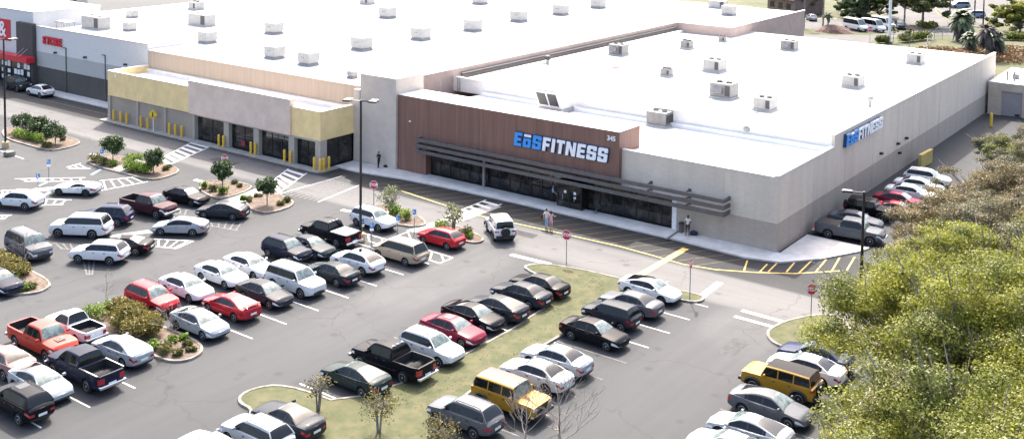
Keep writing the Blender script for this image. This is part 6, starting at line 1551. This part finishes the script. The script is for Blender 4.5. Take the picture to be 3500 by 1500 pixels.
person('person in a pale blue shirt and black trousers walking into the gym entrance', (-22.77, -0.25), -60, .14, stride, cloth('pale blue shirt', (.26, .36, .52)), cloth('black trousers', (.012, .012, .015)), cloth('grey shoes', (.30, .30, .30)), SKIN, HAIRB, 1.04, 1)
o = person('person in a pale top and light blue jeans carrying a dark bag', (-19.10, -6.71), 25, .0, stride, cloth('cream top', (.60, .55, .48)), cloth('light blue jeans', (.28, .42, .58)), cloth('dark shoes', (.03, .03, .03)), SKIN, HAIR, 1.03, .2)
person('person in a pink top and pink shorts walking beside the one in jeans', (-18.58, -6.72), 30, .0, {**stride, 'elR': (.28, .10, 1.2), 'wrR': (.34, .30, 1.18), 'haR': (.36, .36, 1.18)}, cloth('pink top', (.62, .36, .40)), cloth('pink shorts', (.60, .38, .44)), cloth('white shoes', (.5, .5, .5)), SKIN, HAIRB, .98, .1, True, True)
bp = (-19.10, -6.71)
t = thing('shoulder_bag', 'round dark bag carried by the person in light blue jeans', 'bag', (bp[0] - .42, bp[1] - .02, .95)); b = MB(); b.sphere((0, 0, .12), .24, 10, 8, (.75, .5, 1.0)); b.build('body', M['black'], t, 60, local=True)
b = MB(); b.tube([(-.05, 0, .33), (.08, 0, .52), (.2, 0, .55), (.28, .02, .50)], .02, 5); b.build('strap', M['black'], t, local=True)

# ---------------------------------------------------------------- camera, sun, sky
cam = bpy.data.cameras.new('camera'); co = bpy.data.objects.new('camera', cam); COL.objects.link(co)
cm = Matrix([[0.804477, -0.047667, 0.592068], [0.593857, 0.043947, -0.80337], [0.012275, 0.997896, 0.063662]]).to_4x4(); cm.translation = Vector((35.4747, -86.5015, 31.5)); co.matrix_world = cm
cam.sensor_width = 36; cam.lens = 38.2879; cam.shift_y = -0.26475; cam.clip_end = 4000; cam.clip_start = .5
SC.camera = co
EL, AZ = R(49.1), R(-37.4)      # sun height, and bearing from +Y towards +X
sun = bpy.data.lights.new('sun', 'SUN'); so = bpy.data.objects.new('sun', sun); COL.objects.link(so)
sun.energy = SUN; sun.angle = R(.53); sun.color = (1, .96, .90)
d = Vector((math.sin(AZ) * math.cos(EL), math.cos(AZ) * math.cos(EL), math.sin(EL)))
so.rotation_euler = d.to_track_quat('Z', 'Y').to_euler(); so.location = (0, 0, 80)
w = bpy.data.worlds.new('World'); SC.world = w; w.use_nodes = True
nt = w.node_tree; sk = nt.nodes.new('ShaderNodeTexSky'); sk.sky_type = 'NISHITA'; sk.sun_disc = False
sk.sun_elevation = EL; sk.sun_rotation = AZ; sk.air_density = AIR; sk.dust_density = DUST; sk.ozone_density = OZ; sk.altitude = 50
bg = nt.nodes['Background']; bg.inputs['Strength'].default_value = SKY
nt.links.new(sk.outputs[0], bg.inputs['Color'])
SC.view_settings.view_transform = 'Standard'; SC.view_settings.look = 'None'; SC.view_settings.exposure = EXPO; SC.view_settings.gamma = 1
SC.cycles.max_bounces = 6; SC.cycles.diffuse_bounces = 3; SC.cycles.glossy_bounces = 3; SC.cycles.transparent_max_bounces = 8
